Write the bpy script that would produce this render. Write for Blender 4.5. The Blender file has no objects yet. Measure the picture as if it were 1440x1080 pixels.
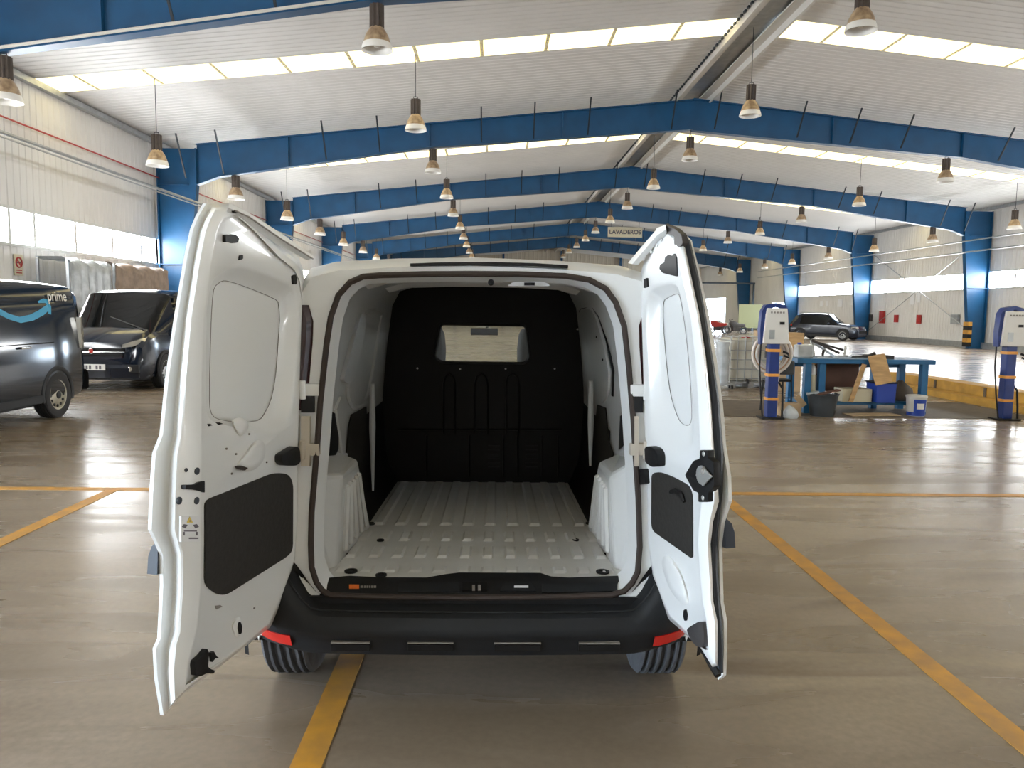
import bpy, bmesh, math, random
from mathutils import Vector, Matrix
from mathutils.geometry import tessellate_polygon
random.seed(4)
sc = bpy.context.scene
col = sc.collection
sin, cos, pi = math.sin, math.cos, math.pi

# ------------------------------------------------------------------ camera
HC, FPX = 1.58, 1080.0
PIT, YAW, ROL = .0956, .0229, .0126
def ray(u, v):
    a, b = u - 720, v - 540
    uu = a * cos(ROL) + b * sin(ROL); vv = -a * sin(ROL) + b * cos(ROL)
    X, Z = uu / FPX, -vv / FPX
    Y = cos(PIT) + Z * sin(PIT); z = -sin(PIT) + Z * cos(PIT)
    return Vector((X * cos(YAW) + Y * sin(YAW), -X * sin(YAW) + Y * cos(YAW), z))
CAMP = Vector((0, 0, HC))
fwd = ray(720, 540).normalized()
rgt = (ray(1720, 540) - ray(720, 540)).normalized()
upv = (ray(720, -460) - ray(720, 540)).normalized()
cam = bpy.data.cameras.new('camera'); camo = bpy.data.objects.new('camera', cam); col.objects.link(camo)
camo.matrix_world = Matrix(((rgt.x, upv.x, -fwd.x, 0), (rgt.y, upv.y, -fwd.y, 0), (rgt.z, upv.z, -fwd.z, HC), (0, 0, 0, 1)))
cam.sensor_width = 36; cam.lens = FPX * 36 / 1440; cam.clip_start = .05; cam.clip_end = 400
sc.camera = camo

# ------------------------------------------------------------------ world, exposure
w = bpy.data.worlds.new('world'); sc.world = w; w.use_nodes = True
wn = w.node_tree.nodes; wl_ = w.node_tree.links
bgn = wn['Background']; bgn.inputs[0].default_value = (.70, .84, 1, 1); bgn.inputs[1].default_value = 14.0
sc.view_settings.view_transform = 'Standard'; sc.view_settings.look = 'None'
sc.view_settings.gamma = 1; sc.view_settings.use_curve_mapping = False
sc.view_settings.exposure = 0.75
SKYLIGHT_E, WINDOW_E = 1.7, 20.0

# ------------------------------------------------------------------ geometry helpers
def onz(u, v, z=0):
    d = ray(u, v); return CAMP + d * ((z - HC) / d.z)
def ony(u, v, y):
    d = ray(u, v); return CAMP + d * (y / d.y)
def onx(u, v, x):
    d = ray(u, v); return CAMP + d * (x / d.x)
def onp(u, v, p0, n):
    d = ray(u, v); return CAMP + d * ((Vector(p0) - CAMP).dot(n) / d.dot(n))

class MB:
    def __init__(s): s.v = []; s.f = []
    def add(s, vs, fs):
        o = len(s.v); s.v += [tuple(p) for p in vs]; s.f += [tuple(i + o for i in f) for f in fs]; return s
    def box(s, x0, x1, y0, y1, z0, z1):
        return s.add([(x, y, z) for x in (x0, x1) for y in (y0, y1) for z in (z0, z1)],
                     [(0, 1, 3, 2), (4, 6, 7, 5), (0, 4, 5, 1), (2, 3, 7, 6), (0, 2, 6, 4), (1, 5, 7, 3)])
    def bar(s, a, b, w, h=None, up=(0, 0, 1)):
        a, b = Vector(a), Vector(b); d = (b - a).normalized(); up = Vector(up)
        if abs(d.dot(up)) > .98: up = Vector((1, 0, 0))
        r = d.cross(up).normalized(); q = r.cross(d); h = h or w
        vs = [p + r * (i * w / 2) + q * (j * h / 2) for p in (a, b) for i in (-1, 1) for j in (-1, 1)]
        return s.add(vs, [(0, 1, 3, 2), (4, 6, 7, 5), (0, 4, 5, 1), (2, 3, 7, 6), (0, 2, 6, 4), (1, 5, 7, 3)])
    def rings(s, rs, closed=True, caps=False):
        n = len(rs[0]); vs = [p for r in rs for p in r]; fs = []
        for i in range(len(rs) - 1):
            for j in range(n if closed else n - 1):
                k = (j + 1) % n; fs.append((i * n + j, i * n + k, (i + 1) * n + k, (i + 1) * n + j))
        if caps: fs += [tuple(range(n))[::-1], tuple((len(rs) - 1) * n + j for j in range(n))]
        return s.add(vs, fs)
    def tube(s, pts, r, n=8, closed=False, caps=True):
        pts = [Vector(p) for p in pts]; rs = []; m = len(pts); q0 = None
        for i, p in enumerate(pts):
            if closed: d = pts[(i + 1) % m] - pts[i - 1]
            else: d = pts[min(i + 1, m - 1)] - pts[max(i - 1, 0)]
            d.normalize()
            if q0 is None: q0 = d.orthogonal().normalized()
            q0 = (q0 - d * q0.dot(d)).normalized(); b = d.cross(q0)
            rr = r[i] if isinstance(r, (list, tuple)) else r
            rs.append([p + (q0 * cos(t * 2 * pi / n) + b * sin(t * 2 * pi / n)) * rr for t in range(n)])
        if closed: rs.append(rs[0])
        return s.rings(rs, True, caps and not closed)
    def lathe(s, prof, c=(0, 0, 0), ax='z', n=16, caps=False):
        rs = []
        for r, h in prof:
            ring = []
            for t in range(n):
                a = t * 2 * pi / n; x, y = r * cos(a), r * sin(a)
                ring.append({'z': (c[0] + x, c[1] + y, c[2] + h), 'x': (c[0] + h, c[1] + x, c[2] + y), 'y': (c[0] + x, c[1] + h, c[2] + y)}[ax])
            rs.append(ring)
        return s.rings(rs, True, caps)
    def fill(s, loops):
        loops = [[Vector(p) for p in l] for l in loops]
        t = tessellate_polygon(loops); return s.add([p for l in loops for p in l], t)
    def prism(s, poly, d):
        poly = [Vector(p) for p in poly]; d = Vector(d); top = [p + d for p in poly]
        s.fill([poly]); s.fill([top]); return s.rings([poly, top], True)
    def disc(s, c, n, r, h, seg=14):
        c, n = Vector(c), Vector(n).normalized(); q = n.orthogonal().normalized(); b = n.cross(q)
        rg = lambda k, rr: [c + n * k + (q * cos(t * 2 * pi / seg) + b * sin(t * 2 * pi / seg)) * rr for t in range(seg)]
        return s.rings([rg(0, r), rg(h * .7, r), rg(h, r * .75)], True, True)
    def build(s, name, mat, parent=None, smooth=35, bevel=0, local=False):
        me = bpy.data.meshes.new(name); me.from_pydata(s.v, [], s.f)
        bm = bmesh.new(); bm.from_mesh(me)
        bmesh.ops.remove_doubles(bm, verts=bm.verts, dist=1e-5)
        bmesh.ops.recalc_face_normals(bm, faces=bm.faces)
        if bevel:
            es = [e for e in bm.edges if len(e.link_faces) == 2 and e.calc_face_angle(0) > .5]
            bmesh.ops.bevel(bm, geom=es, offset=bevel, segments=2, profile=.5, affect='EDGES', clamp_overlap=True)
        bm.to_mesh(me); bm.free()
        if smooth:
            me.polygons.foreach_set('use_smooth', [True] * len(me.polygons)); me.set_sharp_from_angle(angle=math.radians(smooth))
        me.materials.append(mat)
        o = bpy.data.objects.new(name, me); col.objects.link(o)
        if parent:
            o.parent = parent
            if not local: o.matrix_parent_inverse = wm(parent).inverted()
        return o
WM = {}
def wm(o):
    if o.name in WM: return WM[o.name]
    return Matrix.Identity(4)
def tag(o, label=None, cat=None, group=None, kind=None):
    if label: o['label'] = label
    if cat: o['category'] = cat
    if group: o['group'] = group
    if kind: o['kind'] = kind
    return o
def empty(name, loc=(0, 0, 0), rz=0, label=None, cat=None, group=None, kind=None):
    o = bpy.data.objects.new(name, None); col.objects.link(o); o.location = loc; o.rotation_euler = (0, 0, rz)
    o.empty_display_size = .1
    WM[o.name] = Matrix.Translation(Vector(loc)) @ Matrix.Rotation(rz, 4, 'Z')
    return tag(o, label, cat, group, kind)
def kids(o): return [c for c in bpy.data.objects if c.parent == o]
def dup(root, loc, rz=0, label=None, group=None, tree=None):
    def cp(o, par):
        c = o.copy(); col.objects.link(c); c.parent = par
        for ch in tree.get(o.name, []): cp(ch, c)
        return c
    r = cp(root, None); r.location = loc; r.rotation_euler = (0, 0, rz)
    WM[r.name] = Matrix.Translation(Vector(loc)) @ Matrix.Rotation(rz, 4, 'Z')
    if label: r['label'] = label
    if group: r['group'] = group
    return r
def tree_of(root):
    t = {}
    def go(o):
        t[o.name] = kids(o)
        for c in t[o.name]: go(c)
    go(root); return t
def text_mesh(name, s, size, loc, xdir, ydir, mat, parent, depth=.002, shear=0, align='CENTER', local=False, bold=0):
    cu = bpy.data.curves.new(name, 'FONT'); cu.body = s; cu.size = size; cu.extrude = depth; cu.align_x = align; cu.align_y = 'CENTER'; cu.shear = shear; cu.offset = bold
    t = bpy.data.objects.new(name + '_tmp', cu); col.objects.link(t); bpy.context.view_layer.update()
    me = bpy.data.meshes.new_from_object(t.evaluated_get(bpy.context.evaluated_depsgraph_get()))
    bpy.data.objects.remove(t); bpy.data.curves.remove(cu)
    x, y = Vector(xdir).normalized(), Vector(ydir).normalized(); z = x.cross(y)
    me.transform(Matrix(((x.x, y.x, z.x, loc[0]), (x.y, y.y, z.y, loc[1]), (x.z, y.z, z.z, loc[2]), (0, 0, 0, 1))))
    me.materials.clear(); me.materials.append(mat); me.name = name
    o = bpy.data.objects.new(name, me); col.objects.link(o)
    if parent:
        o.parent = parent
        if not local: o.matrix_parent_inverse = wm(parent).inverted()
    return o
def smooth_loop(pts, k=3):
    # Catmull-Rom through closed 2D points
    n = len(pts); out = []
    for i in range(n):
        p0, p1, p2, p3 = pts[i - 1], pts[i], pts[(i + 1) % n], pts[(i + 2) % n]
        for j in range(k):
            t = j / k
            out.append(tuple(.5 * ((2 * b) + (c - a) * t + (2 * a - 5 * b + 4 * c - d) * t * t + (3 * b - a - 3 * c + d) * t ** 3) for a, b, c, d in zip(p0, p1, p2, p3)))
    return out
def round_poly(pts, r, k=3):
    n = len(pts); out = []
    for i in range(n):
        p = Vector(pts[i]); a = Vector(pts[i - 1]); b = Vector(pts[(i + 1) % n])
        da, db = (a - p), (b - p); ra = min(r, da.length * .45); rb = min(r, db.length * .45)
        A, B = p + da.normalized() * ra, p + db.normalized() * rb
        for j in range(k + 1):
            t = j / k; out.append(tuple(A * (1 - t) ** 2 + p * 2 * t * (1 - t) + B * t * t))
    return out

# ------------------------------------------------------------------ materials
def mat(name, c, rough=.5, metal=0, coat=0, var=0, scale=8, c2=None, stretch=(1, 1, 1), bump=0, emit=0, spec=None):
    m = bpy.data.materials.new(name); m.use_nodes = True
    nt = m.node_tree; b = nt.nodes['Principled BSDF']
    b.inputs['Base Color'].default_value = (*c, 1); b.inputs['Roughness'].default_value = rough; b.inputs['Metallic'].default_value = metal
    b.inputs['Coat Weight'].default_value = coat; b.inputs['Coat Roughness'].default_value = .06
    if spec is not None: b.inputs['Specular IOR Level'].default_value = spec
    if emit:
        b.inputs['Emission Color'].default_value = (*(c2 or c), 1); b.inputs['Emission Strength'].default_value = emit
    if var and not emit:
        tc = nt.nodes.new('ShaderNodeTexCoord'); mp = nt.nodes.new('ShaderNodeMapping'); mp.inputs['Scale'].default_value = stretch
        nz = nt.nodes.new('ShaderNodeTexNoise'); nz.inputs['Scale'].default_value = scale; nz.inputs['Detail'].default_value = 5
        nt.links.new(tc.outputs['Object'], mp.inputs[0]); nt.links.new(mp.outputs[0], nz.inputs['Vector'])
        rp = nt.nodes.new('ShaderNodeValToRGB'); rp.color_ramp.elements[0].position = .35; rp.color_ramp.elements[1].position = .68
        d = c2 or tuple(x * (1 - var) for x in c)
        rp.color_ramp.elements[0].color = (*d, 1); rp.color_ramp.elements[1].color = (*c, 1)
        nt.links.new(nz.outputs['Fac'], rp.inputs[0]); nt.links.new(rp.outputs[0], b.inputs['Base Color'])
        if bump:
            bp = nt.nodes.new('ShaderNodeBump'); bp.inputs['Strength'].default_value = bump; bp.inputs['Distance'].default_value = .01
            nt.links.new(nz.outputs['Fac'], bp.inputs['Height']); nt.links.new(bp.outputs[0], b.inputs['Normal'])
    return m
def glass_mat(name, tint=(.85, .95, .93), refl=.12):
    m = bpy.data.materials.new(name); m.use_nodes = True; nt = m.node_tree; nt.nodes.remove(nt.nodes['Principled BSDF'])
    tr = nt.nodes.new('ShaderNodeBsdfTransparent'); tr.inputs[0].default_value = (*tint, 1)
    gl = nt.nodes.new('ShaderNodeBsdfGlossy'); gl.inputs['Roughness'].default_value = .02
    fr = nt.nodes.new('ShaderNodeLayerWeight'); fr.inputs[0].default_value = .5
    pw = nt.nodes.new('ShaderNodeMath'); pw.operation = 'POWER'; pw.inputs[1].default_value = 4; nt.links.new(fr.outputs['Facing'], pw.inputs[0])
    ma = nt.nodes.new('ShaderNodeMath'); ma.operation = 'MULTIPLY_ADD'; ma.inputs[1].default_value = .85; ma.inputs[2].default_value = .05; nt.links.new(pw.outputs[0], ma.inputs[0])
    mx = nt.nodes.new('ShaderNodeMixShader')
    nt.links.new(ma.outputs[0], mx.inputs[0]); nt.links.new(tr.outputs[0], mx.inputs[1]); nt.links.new(gl.outputs[0], mx.inputs[2])
    nt.links.new(mx.outputs[0], nt.nodes['Material Output'].inputs[0]); return m
def floor_mat():
    m = bpy.data.materials.new('concrete_floor'); m.use_nodes = True; nt = m.node_tree; b = nt.nodes['Principled BSDF']; L = nt.links.new
    tc = nt.nodes.new('ShaderNodeTexCoord')
    def noise(sc_, det, st, dist=0):
        mp = nt.nodes.new('ShaderNodeMapping'); mp.inputs['Scale'].default_value = st
        n = nt.nodes.new('ShaderNodeTexNoise'); n.inputs['Scale'].default_value = sc_; n.inputs['Detail'].default_value = det; n.inputs['Distortion'].default_value = dist
        L(tc.outputs['Object'], mp.inputs[0]); L(mp.outputs[0], n.inputs['Vector']); return n
    def ramp(n, p0, c0, p1, c1):
        r = nt.nodes.new('ShaderNodeValToRGB'); e = r.color_ramp.elements; e[0].position = p0; e[0].color = (*c0, 1); e[1].position = p1; e[1].color = (*c1, 1)
        L(n.outputs['Fac'], r.inputs[0]); return r
    def mix(a, bb, fac, mode='MIX'):
        x = nt.nodes.new('ShaderNodeMix'); x.data_type = 'RGBA'; x.blend_type = mode
        if isinstance(fac, float): x.inputs[0].default_value = fac
        else: L(fac, x.inputs[0])
        L(a, x.inputs[6]); L(bb, x.inputs[7]); return x.outputs[2]
    n1 = noise(.5, 6, (1, 1, 1), .6); r1 = ramp(n1, .3, (.245, .190, .138), .7, (.355, .293, .230))
    n2 = noise(1.3, 7, (.35, 1.6, 1), 1.2); r2 = ramp(n2, .33, (.62, .58, .52), .6, (1, 1, 1))
    n3 = noise(30, 4, (1, 1, 1)); r3 = ramp(n3, .3, (.82, .82, .82), .7, (1.06, 1.06, 1.06))
    c = mix(r1.outputs[0], r2.outputs[0], .75, 'MULTIPLY'); c = mix(c, r3.outputs[0], .6, 'MULTIPLY')
    n4 = noise(.9, 5, (.25, 1.4, 1), 1.5); r4 = ramp(n4, .60, (1, 1, 1), .70, (.55, .5, .45)); c = mix(c, r4.outputs[0], .7, 'MULTIPLY')
    L(c, b.inputs['Base Color'])
    rr = ramp(n2, .3, (.36, .36, .36), .65, (.19, .19, .19)); L(rr.outputs[0], b.inputs['Roughness'])
    bp = nt.nodes.new('ShaderNodeBump'); bp.inputs['Strength'].default_value = .03; bp.inputs['Distance'].default_value = .01
    L(n2.outputs['Fac'], bp.inputs['Height']); L(bp.outputs[0], b.inputs['Normal'])
    return m
M = {}
M['floor'] = floor_mat()
M['ground'] = mat('outside_concrete', (.5, .49, .46), .8)
M['roof'] = mat('ceiling_sheet', (.70, .69, .67), .5, var=.06, scale=.7)
M['wall'] = mat('wall_sheet', (.72, .70, .67), .5, var=.07, scale=.8)
M['wallend'] = mat('end_wall_sheet', (.66, .58, .47), .55, var=.1, scale=.5)
M['blue'] = mat('blue_steel', (.006, .085, .21), .35, var=.2, scale=1.5, c2=(.005, .065, .165))
M['flange'] = mat('flange_edge', (.30, .40, .50), .4)
M['bluebench'] = mat('bench_blue', (.012, .13, .30), .4, var=.25, scale=5)
M['postblue'] = mat('post_blue', (.010, .035, .19), .4, var=.2, scale=6)
M['skylight'] = mat('skylight_fibreglass', (.5, .45, .3), .5, c2=(1, .84, .42), emit=SKYLIGHT_E)
M['window'] = mat('window_daylight', (.5, .5, .5), .4, c2=(.95, .98, 1), emit=WINDOW_E)
M['mullion'] = mat('mullion_grey', (.62, .62, .6), .5)
M['dark'] = mat('dark_strut', (.012, .02, .03), .5)
M['galv'] = mat('galvanised', (.45, .47, .48), .4, .6, var=.2, scale=6)
M['ridgew'] = mat('ridge_white', (.6, .58, .54), .5)
M['yellow'] = mat('yellow_floor_paint', (.62, .30, .03), .5, var=.35, scale=7, c2=(.42, .22, .05))
M['kerb'] = mat('kerb_yellow', (.60, .33, .04), .6, var=.4, scale=3)
M['mat'] = mat('drain_strip_brown', (.13, .10, .075), .7, var=.3, scale=6)
M['white'] = mat('van_white_paint', (.78, .78, .765), .32, coat=.5)
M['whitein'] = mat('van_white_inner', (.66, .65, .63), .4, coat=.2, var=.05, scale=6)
M['vfloor'] = mat('van_floor_paint', (.78, .765, .735), .38, coat=.25, var=.06, scale=9)
M['black'] = mat('black_plastic', (.010, .010, .011), .5, var=.2, scale=30, spec=.3)
M['bumper'] = mat('bumper_plastic', (.011, .012, .014), .55, var=.15, scale=40, spec=.35)
M['hard'] = mat('black_hardboard', (.021, .018, .015), .7, var=.25, scale=60, bump=.2)
M['part'] = mat('partition_black', (.008, .0075, .0075), .5, spec=.2)
M['seal'] = mat('seal_rubber', (.032, .02, .015), .6)
M['rubber'] = mat('tyre_rubber', (.10, .103, .112), .75, var=.3, scale=20)
M['rubberd'] = mat('tyre_rubber_dark', (.022, .022, .024), .8)
M['red'] = mat('red_reflector', (.62, .012, .01), .25, coat=.6)
M['tail'] = mat('tail_lamp_dark', (.03, .008, .008), .15, coat=.6)
M['accent'] = mat('accent_grey', (.24, .22, .20), .4)
M['screw'] = mat('screw_zinc', (.5, .48, .45), .35, .8)
M['silver'] = mat('lock_silver', (.60, .60, .58), .3, .7)
M['hinge'] = mat('hinge_primer', (.52, .46, .38), .5)
M['navy'] = mat('moulding_navy', (.022, .028, .04), .45)
M['sticker'] = mat('sticker_white', (.75, .75, .76), .5)
M['orange'] = mat('orange_sticker', (.75, .16, .02), .5)
M['orangeband'] = mat('orange_band', (.72, .32, .06), .5)
M['ink'] = mat('printed_ink', (.12, .11, .13), .6)
M['inkyel'] = mat('printed_yellow', (.72, .55, .12), .6)
M['glass'] = glass_mat('clear_glass', (.96, 1, .985))
M['dglass'] = glass_mat('dark_glass', (.10, .12, .13))
M['vangrey'] = mat('van_blue_grey', (.011, .017, .028), .10, coat=.3, spec=.4)
M['vandark'] = mat('van_dark_navy', (.008, .012, .022), .12, coat=.3, spec=.35)
M['suv'] = mat('suv_slate', (.012, .016, .03), .2, coat=.2, spec=.35)
M['cyan'] = mat('smile_cyan', (.02, .30, .52), .4)
M['lettering'] = mat('lettering_pale', (.72, .70, .66), .5)
M['rimb'] = mat('rim_beige', (.45, .42, .34), .4, .3)
M['lampb'] = mat('lamp_housing_brown', (.075, .055, .045), .5, var=.3, scale=12)
M['lampr'] = mat('lamp_reflector_tan', (.50, .36, .22), .35, var=.4, scale=9, c2=(.26, .17, .10))
M['lampw'] = mat('lamp_rim_white', (.80, .78, .74), .3)
M['cream'] = mat('sign_cream', (.62, .57, .42), .6)
M['greyw'] = mat('post_white', (.66, .64, .60), .4)
M['wood'] = mat('plywood', (.58, .36, .16), .6, var=.3, scale=4, stretch=(1, 1, 6))
M['woodd'] = mat('dark_board', (.14, .06, .035), .6, var=.3, scale=4)
M['card'] = mat('cardboard', (.50, .36, .22), .8, var=.2, scale=5)
M['tub'] = mat('grey_tub_plastic', (.06, .07, .08), .4, var=.4, scale=4)
M['ibc'] = mat('ibc_plastic', (.62, .60, .52), .4, var=.2, scale=3)
M['poly'] = mat('wrap_plastic', (.55, .58, .60), .25, var=.3, scale=5)
M['tarp'] = mat('brown_tarp', (.34, .25, .19), .6, var=.35, scale=5)
M['bucketblue'] = mat('bucket_blue', (.012, .05, .34), .35)
M['junk'] = mat('dark_junk', (.05, .045, .045), .5, var=.4, scale=9)
M['redp'] = mat('red_paint', (.42, .03, .025), .4)
M['seat'] = mat('seat_fabric', (.03, .035, .04), .8)
M['plate'] = mat('plate_white', (.72, .72, .70), .4)
M['chrome'] = mat('chrome', (.6, .6, .6), .15, 1)
M['lens'] = mat('headlamp_lens', (.45, .43, .38), .08, .4, coat=1)
M['rope'] = mat('hose_pale', (.72, .66, .60), .5)

# ================================================================== HALL
Y0, S = 13.68, 11.725           # first frame in front of the camera and the bay length
XL, XR, XC = -11.0, 24.0, 6.3
YB, YE = -9.77, 90.0
ZR, SL = 8.62, .103
roofz = lambda x: ZR - SL * abs(x - XC)
fy = lambda k: Y0 + S * k
floor = MB().box(XL - .3, XR + .3, YB - .3, YE + .3, -.2, 0).build('floor', M['floor'], smooth=0); tag(floor, kind='structure')
gr = MB().box(-90, 110, -90, 170, -.5, -.21).build('ground_outside', M['ground'], smooth=0); tag(gr, kind='structure')

# --- roof: ribbed sheets, interrupted by one translucent strip a bay
strips = [(fy(k) + 5.25, fy(k) + 6.4) for k in range(-2, 6)]
segs = []; a = YB
for s0, s1 in strips: segs.append((a, s0)); a = s1
segs.append((a, YE))
def ribs(a, b, pitch=.25, h=.016):
    out = []; n = max(1, round((b - a) / pitch)); p = (b - a) / n
    for i in range(n): out += [(a + i * p, 0), (a + (i + .62) * p, 0), (a + (i + .70) * p, h), (a + (i + .92) * p, h)]
    return out + [(b, 0)]
ceil = empty('ceiling', (XC, 0, 0), kind='structure')
for a, b in segs:
    for sgn, xe in ((-1, XL - .3), (1, XR + .3)):
        m = MB(); pr = ribs(a, b)
        m.rings([[(XC, y, roofz(XC) + .03 - h) for y, h in pr], [(xe, y, roofz(xe) + .03 - h) for y, h in pr]], False)
        m.build('roof_sheet', M['roof'], ceil, smooth=0)
pur = [XC - 1.9 - 1.6 * i for i in range(10)] + [XL]
purr = [XC + 1.9 + 1.6 * i for i in range(10)] + [XR]
for (s0, s1) in strips:
    for lst, sg in ((pur, -1), (purr, 1)):
        prev = XC + sg * .55
        for x in lst:
            a, b = sorted((prev + .0, x))
            m = MB(); g = .045
            m.rings([[(a + g, s0, roofz(a + g) + .06), (b - g, s0, roofz(b - g) + .06), (b - g, s1, roofz(b - g) + .06), (a + g, s1, roofz(a + g) + .06)],
                     [(a + g, s0, roofz(a + g) + .02), (b - g, s0, roofz(b - g) + .02), (b - g, s1, roofz(b - g) + .02), (a + g, s1, roofz(a + g) + .02)]], True, True)
            m.build('skylight_pane', M['skylight'], ceil, smooth=0)
            fb = MB().bar((x, s0 - .05, roofz(x) + .05), (x, s1 + .05, roofz(x) + .05), .12, .04)
            for q in range(6): fb.bar((x, s0 + .1 + q * .19, roofz(x) + .02), (x, s0 + .2 + q * .19, roofz(x) + .02), .05, .03)
            fb.build('purlin_strip', M['cream'], ceil, smooth=0)
            prev = x
# ridge trough
for sg in (-1, 1):
    MB().bar((XC + sg * .55, YB, ZR - .16), (XC + sg * .55, YE, ZR - .16), .06, .26).build('ridge_flashing', M['ridgew'], ceil, smooth=0)
    MB().bar((XC + sg * .40, YB, ZR - .10), (XC + sg * .40, YE, ZR - .10), .26, .03).build('ridge_flashing', M['ridgew'], ceil, smooth=0)
MB().box(XC - .5, XC + .5, YB, YE, ZR - .02, ZR + .02).build('ridge_cover', M['galv'], ceil, smooth=0)
for sg in (-1, 1):
    m = MB()
    y = YB
    while y < 62:
        m.bar((XC + sg * .63, y, roofz(XC + .63) - .06), (XC + sg * .63, y + .12, roofz(XC + .63) - .06), .05, .05); y += .25
    tag(m.build('ridge_fixing', M['dark'], ceil, smooth=0), kind='stuff')

# --- walls
ZWB, ZWT, ZE = 2.92, 3.75, 6.85
def sheet(m, x, inw, a, b, z0, z1):
    pr = ribs(a, b); m.rings([[(x + inw * h, y, z0) for y, h in pr], [(x + inw * h, y, z1) for y, h in pr]], False)
def side_wall(name, x, inw, opens):
    wall = empty(name, (x, 0, 0), kind='structure')
    cuts = sorted(opens)
    # windows in bays up to frame 4
    bays = [(YB, fy(-1)), (fy(-1), fy(0))] + [(fy(k), fy(k + 1)) for k in range(0, 4)] + [(fy(4), YE)]
    n = 0
    for bi, (a, b) in enumerate(bays):
        m = MB(); last = bi == len(bays) - 1
        spans = []; c = a
        for (o0, o1, oz) in cuts:
            if o0 >= a - .01 and o1 <= b + .01:
                spans.append((c, o0, 0)); spans.append((o0, o1, oz)); c = o1
        spans.append((c, b, 0))
        for (s0, s1, zz) in spans:
            if s1 - s0 < .05: continue
            if last: sheet(m, x, inw, s0, s1, zz, ZE + .1)
            else:
                if zz < ZWB: sheet(m, x, inw, s0, s1, zz, ZWB); sheet(m, x, inw, s0, s1, ZWT, ZE + .1)
                else: sheet(m, x, inw, s0, s1, max(zz, ZWT), ZE + .1)
        m.build('wall_sheet', M['wall'], wall, smooth=0)
        MB().box(min(x - inw * .03, x - inw * .25), max(x - inw * .03, x - inw * .25), a, b, ZWT + .05, ZE + .1).build('wall_core', M['wall'], wall, smooth=0) if not last else None
    return wall
wallL = side_wall('wall_left', XL, 1, [(-9.0, 0.5, 5.6)])
wallR = side_wall('wall_right', XR, -1, [(60.7, 66.4, 2.5), (80.0, 88.4, 3.15)])
wn_i = 1
def strip_window(x, inw, a, b, cutsy):
    global wn_i
    o = empty('window_%d' % wn_i, (x, a, ZWB), kind='structure'); wn_i += 1
    ys = [a] + cutsy + [b]
    for i in range(len(ys) - 1):
        MB().box(x - .02, x + .02, ys[i] + .03, ys[i + 1] - .03, ZWB + .03, ZWT - .03).build('window_pane', M['window'], o, smooth=0)
    for yy in ys: MB().box(x - .05, x + .05, yy - .05, yy + .05, ZWB, ZWT).build('mullion', M['mullion'], o, smooth=0)
    for zz in (ZWB, ZWT): MB().box(x - .06, x + .06, a, b, zz - .035, zz + .035).build('window_rail', M['mullion'], o, smooth=0)
for (x, inw) in ((XL, 1), (XR, -1)):
    for k in range(-2, 4):
        a, b = fy(k), fy(k + 1)
        if x == XL and k == -2: continue
        cu = [17.79, 18.74, 20.54, 22.48, 24.25] if (x == XL and k == 0) else [a + (b - a) * i / 6 for i in range(1, 6)]
        if x == XL and k == 0: cu = [15.5] + cu
        strip_window(x, inw, a, b, cu)
for nm, x, s in (('baseboard_left', XL, 1), ('baseboard_right', XR, -1)):
    spans = [(YB, -9.0), (0.5, YE)] if s == 1 else [(YB, 60.7), (66.4, 80), (88.4, YE)]
    o = empty(nm, (x, 0, 0), kind='structure')
    for a, b in spans: MB().box(min(x, x + s * .22), max(x, x + s * .22), a, b, 0, .30).build('plinth', M['galv'], o, smooth=0)
for nm, x, s in (('trim_1', XL, 1), ('trim_2', XR, -1)):
    tag(MB().bar((x + s * .09, YB, ZE - .08), (x + s * .09, YE, ZE - .08), .16, .14).build(nm, M['galv'], smooth=0), kind='structure')
# end walls
def end_wall(name, y, inw, mt, holes=()):
    m = MB(); pr = ribs(XL, XR, .5, .025); 
    for i in range(len(pr) - 1):
        (xa, ha), (xb, hb) = pr[i], pr[i + 1]
        z0 = 0
        for (h0, h1, hz) in holes:
            if xa >= h0 - .2 and xb <= h1 + .2: z0 = hz
        m.add([(xa, y + inw * ha, z0), (xb, y + inw * hb, z0), (xb, y + inw * hb, roofz(xb) + .1), (xa, y + inw * ha, roofz(xa) + .1)], [(0, 1, 2, 3)])
    return tag(m.build(name, mt, smooth=0), kind='structure')
end_wall('wall_back', YE, -1, M['wallend'])
end_wall('wall_front', YB, 1, M['wall'], holes=())
for i, u in enumerate((708, 790, 873, 640, 955)):
    x = ony(u, 358, YE - .3).x
    tag(MB().box(x - .12, x + .12, YE - .45, YE - .05, 0, roofz(x)).build('trim_%d' % (i + 3), M['blue'], smooth=0), kind='structure')

# --- portal frames
def half_profile():
    # distance from the wall face: column inner edge at floor .72, at haunch 1.25
    return None
def beam_i(m, fl, top, bot, y, wdt=.26, t=.03):
    """top / bot : matching point lists (x,z); web plus two flanges"""
    n = len(top)
    for yy in (y - .012, y + .012):
        m.add([(x, yy, z) for x, z in top] + [(x, yy, z) for x, z in bot], [(i, i + 1, n + i + 1, n + i) for i in range(n - 1)])
    for line, s in ((top, -1), (bot, 1)):
        for i in range(n - 1):
            (xa, za), (xb, zb) = line[i], line[i + 1]
            d = Vector((xb - xa, 0, zb - za)).normalized(); nn = Vector((-d.z, 0, d.x)) * t * s
            p = [Vector((xa, 0, za)), Vector((xb, 0, zb))]
            q = [p[0], p[1], p[1] + nn, p[0] + nn]
            (fl if s == 1 else m).add([(v.x, y - wdt / 2, v.z) for v in q] + [(v.x, y + wdt / 2, v.z) for v in q],
                  [(0, 1, 2, 3), (7, 6, 5, 4), (0, 4, 5, 1), (1, 5, 6, 2), (2, 6, 7, 3), (3, 7, 4, 0)])
ordn = {-1: 'above the open rear doors', 0: 'nearest over the bonnet of the white van', 1: 'second', 2: 'third', 3: 'fourth', 4: 'fifth', 5: 'sixth'}
FR = {}
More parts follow.
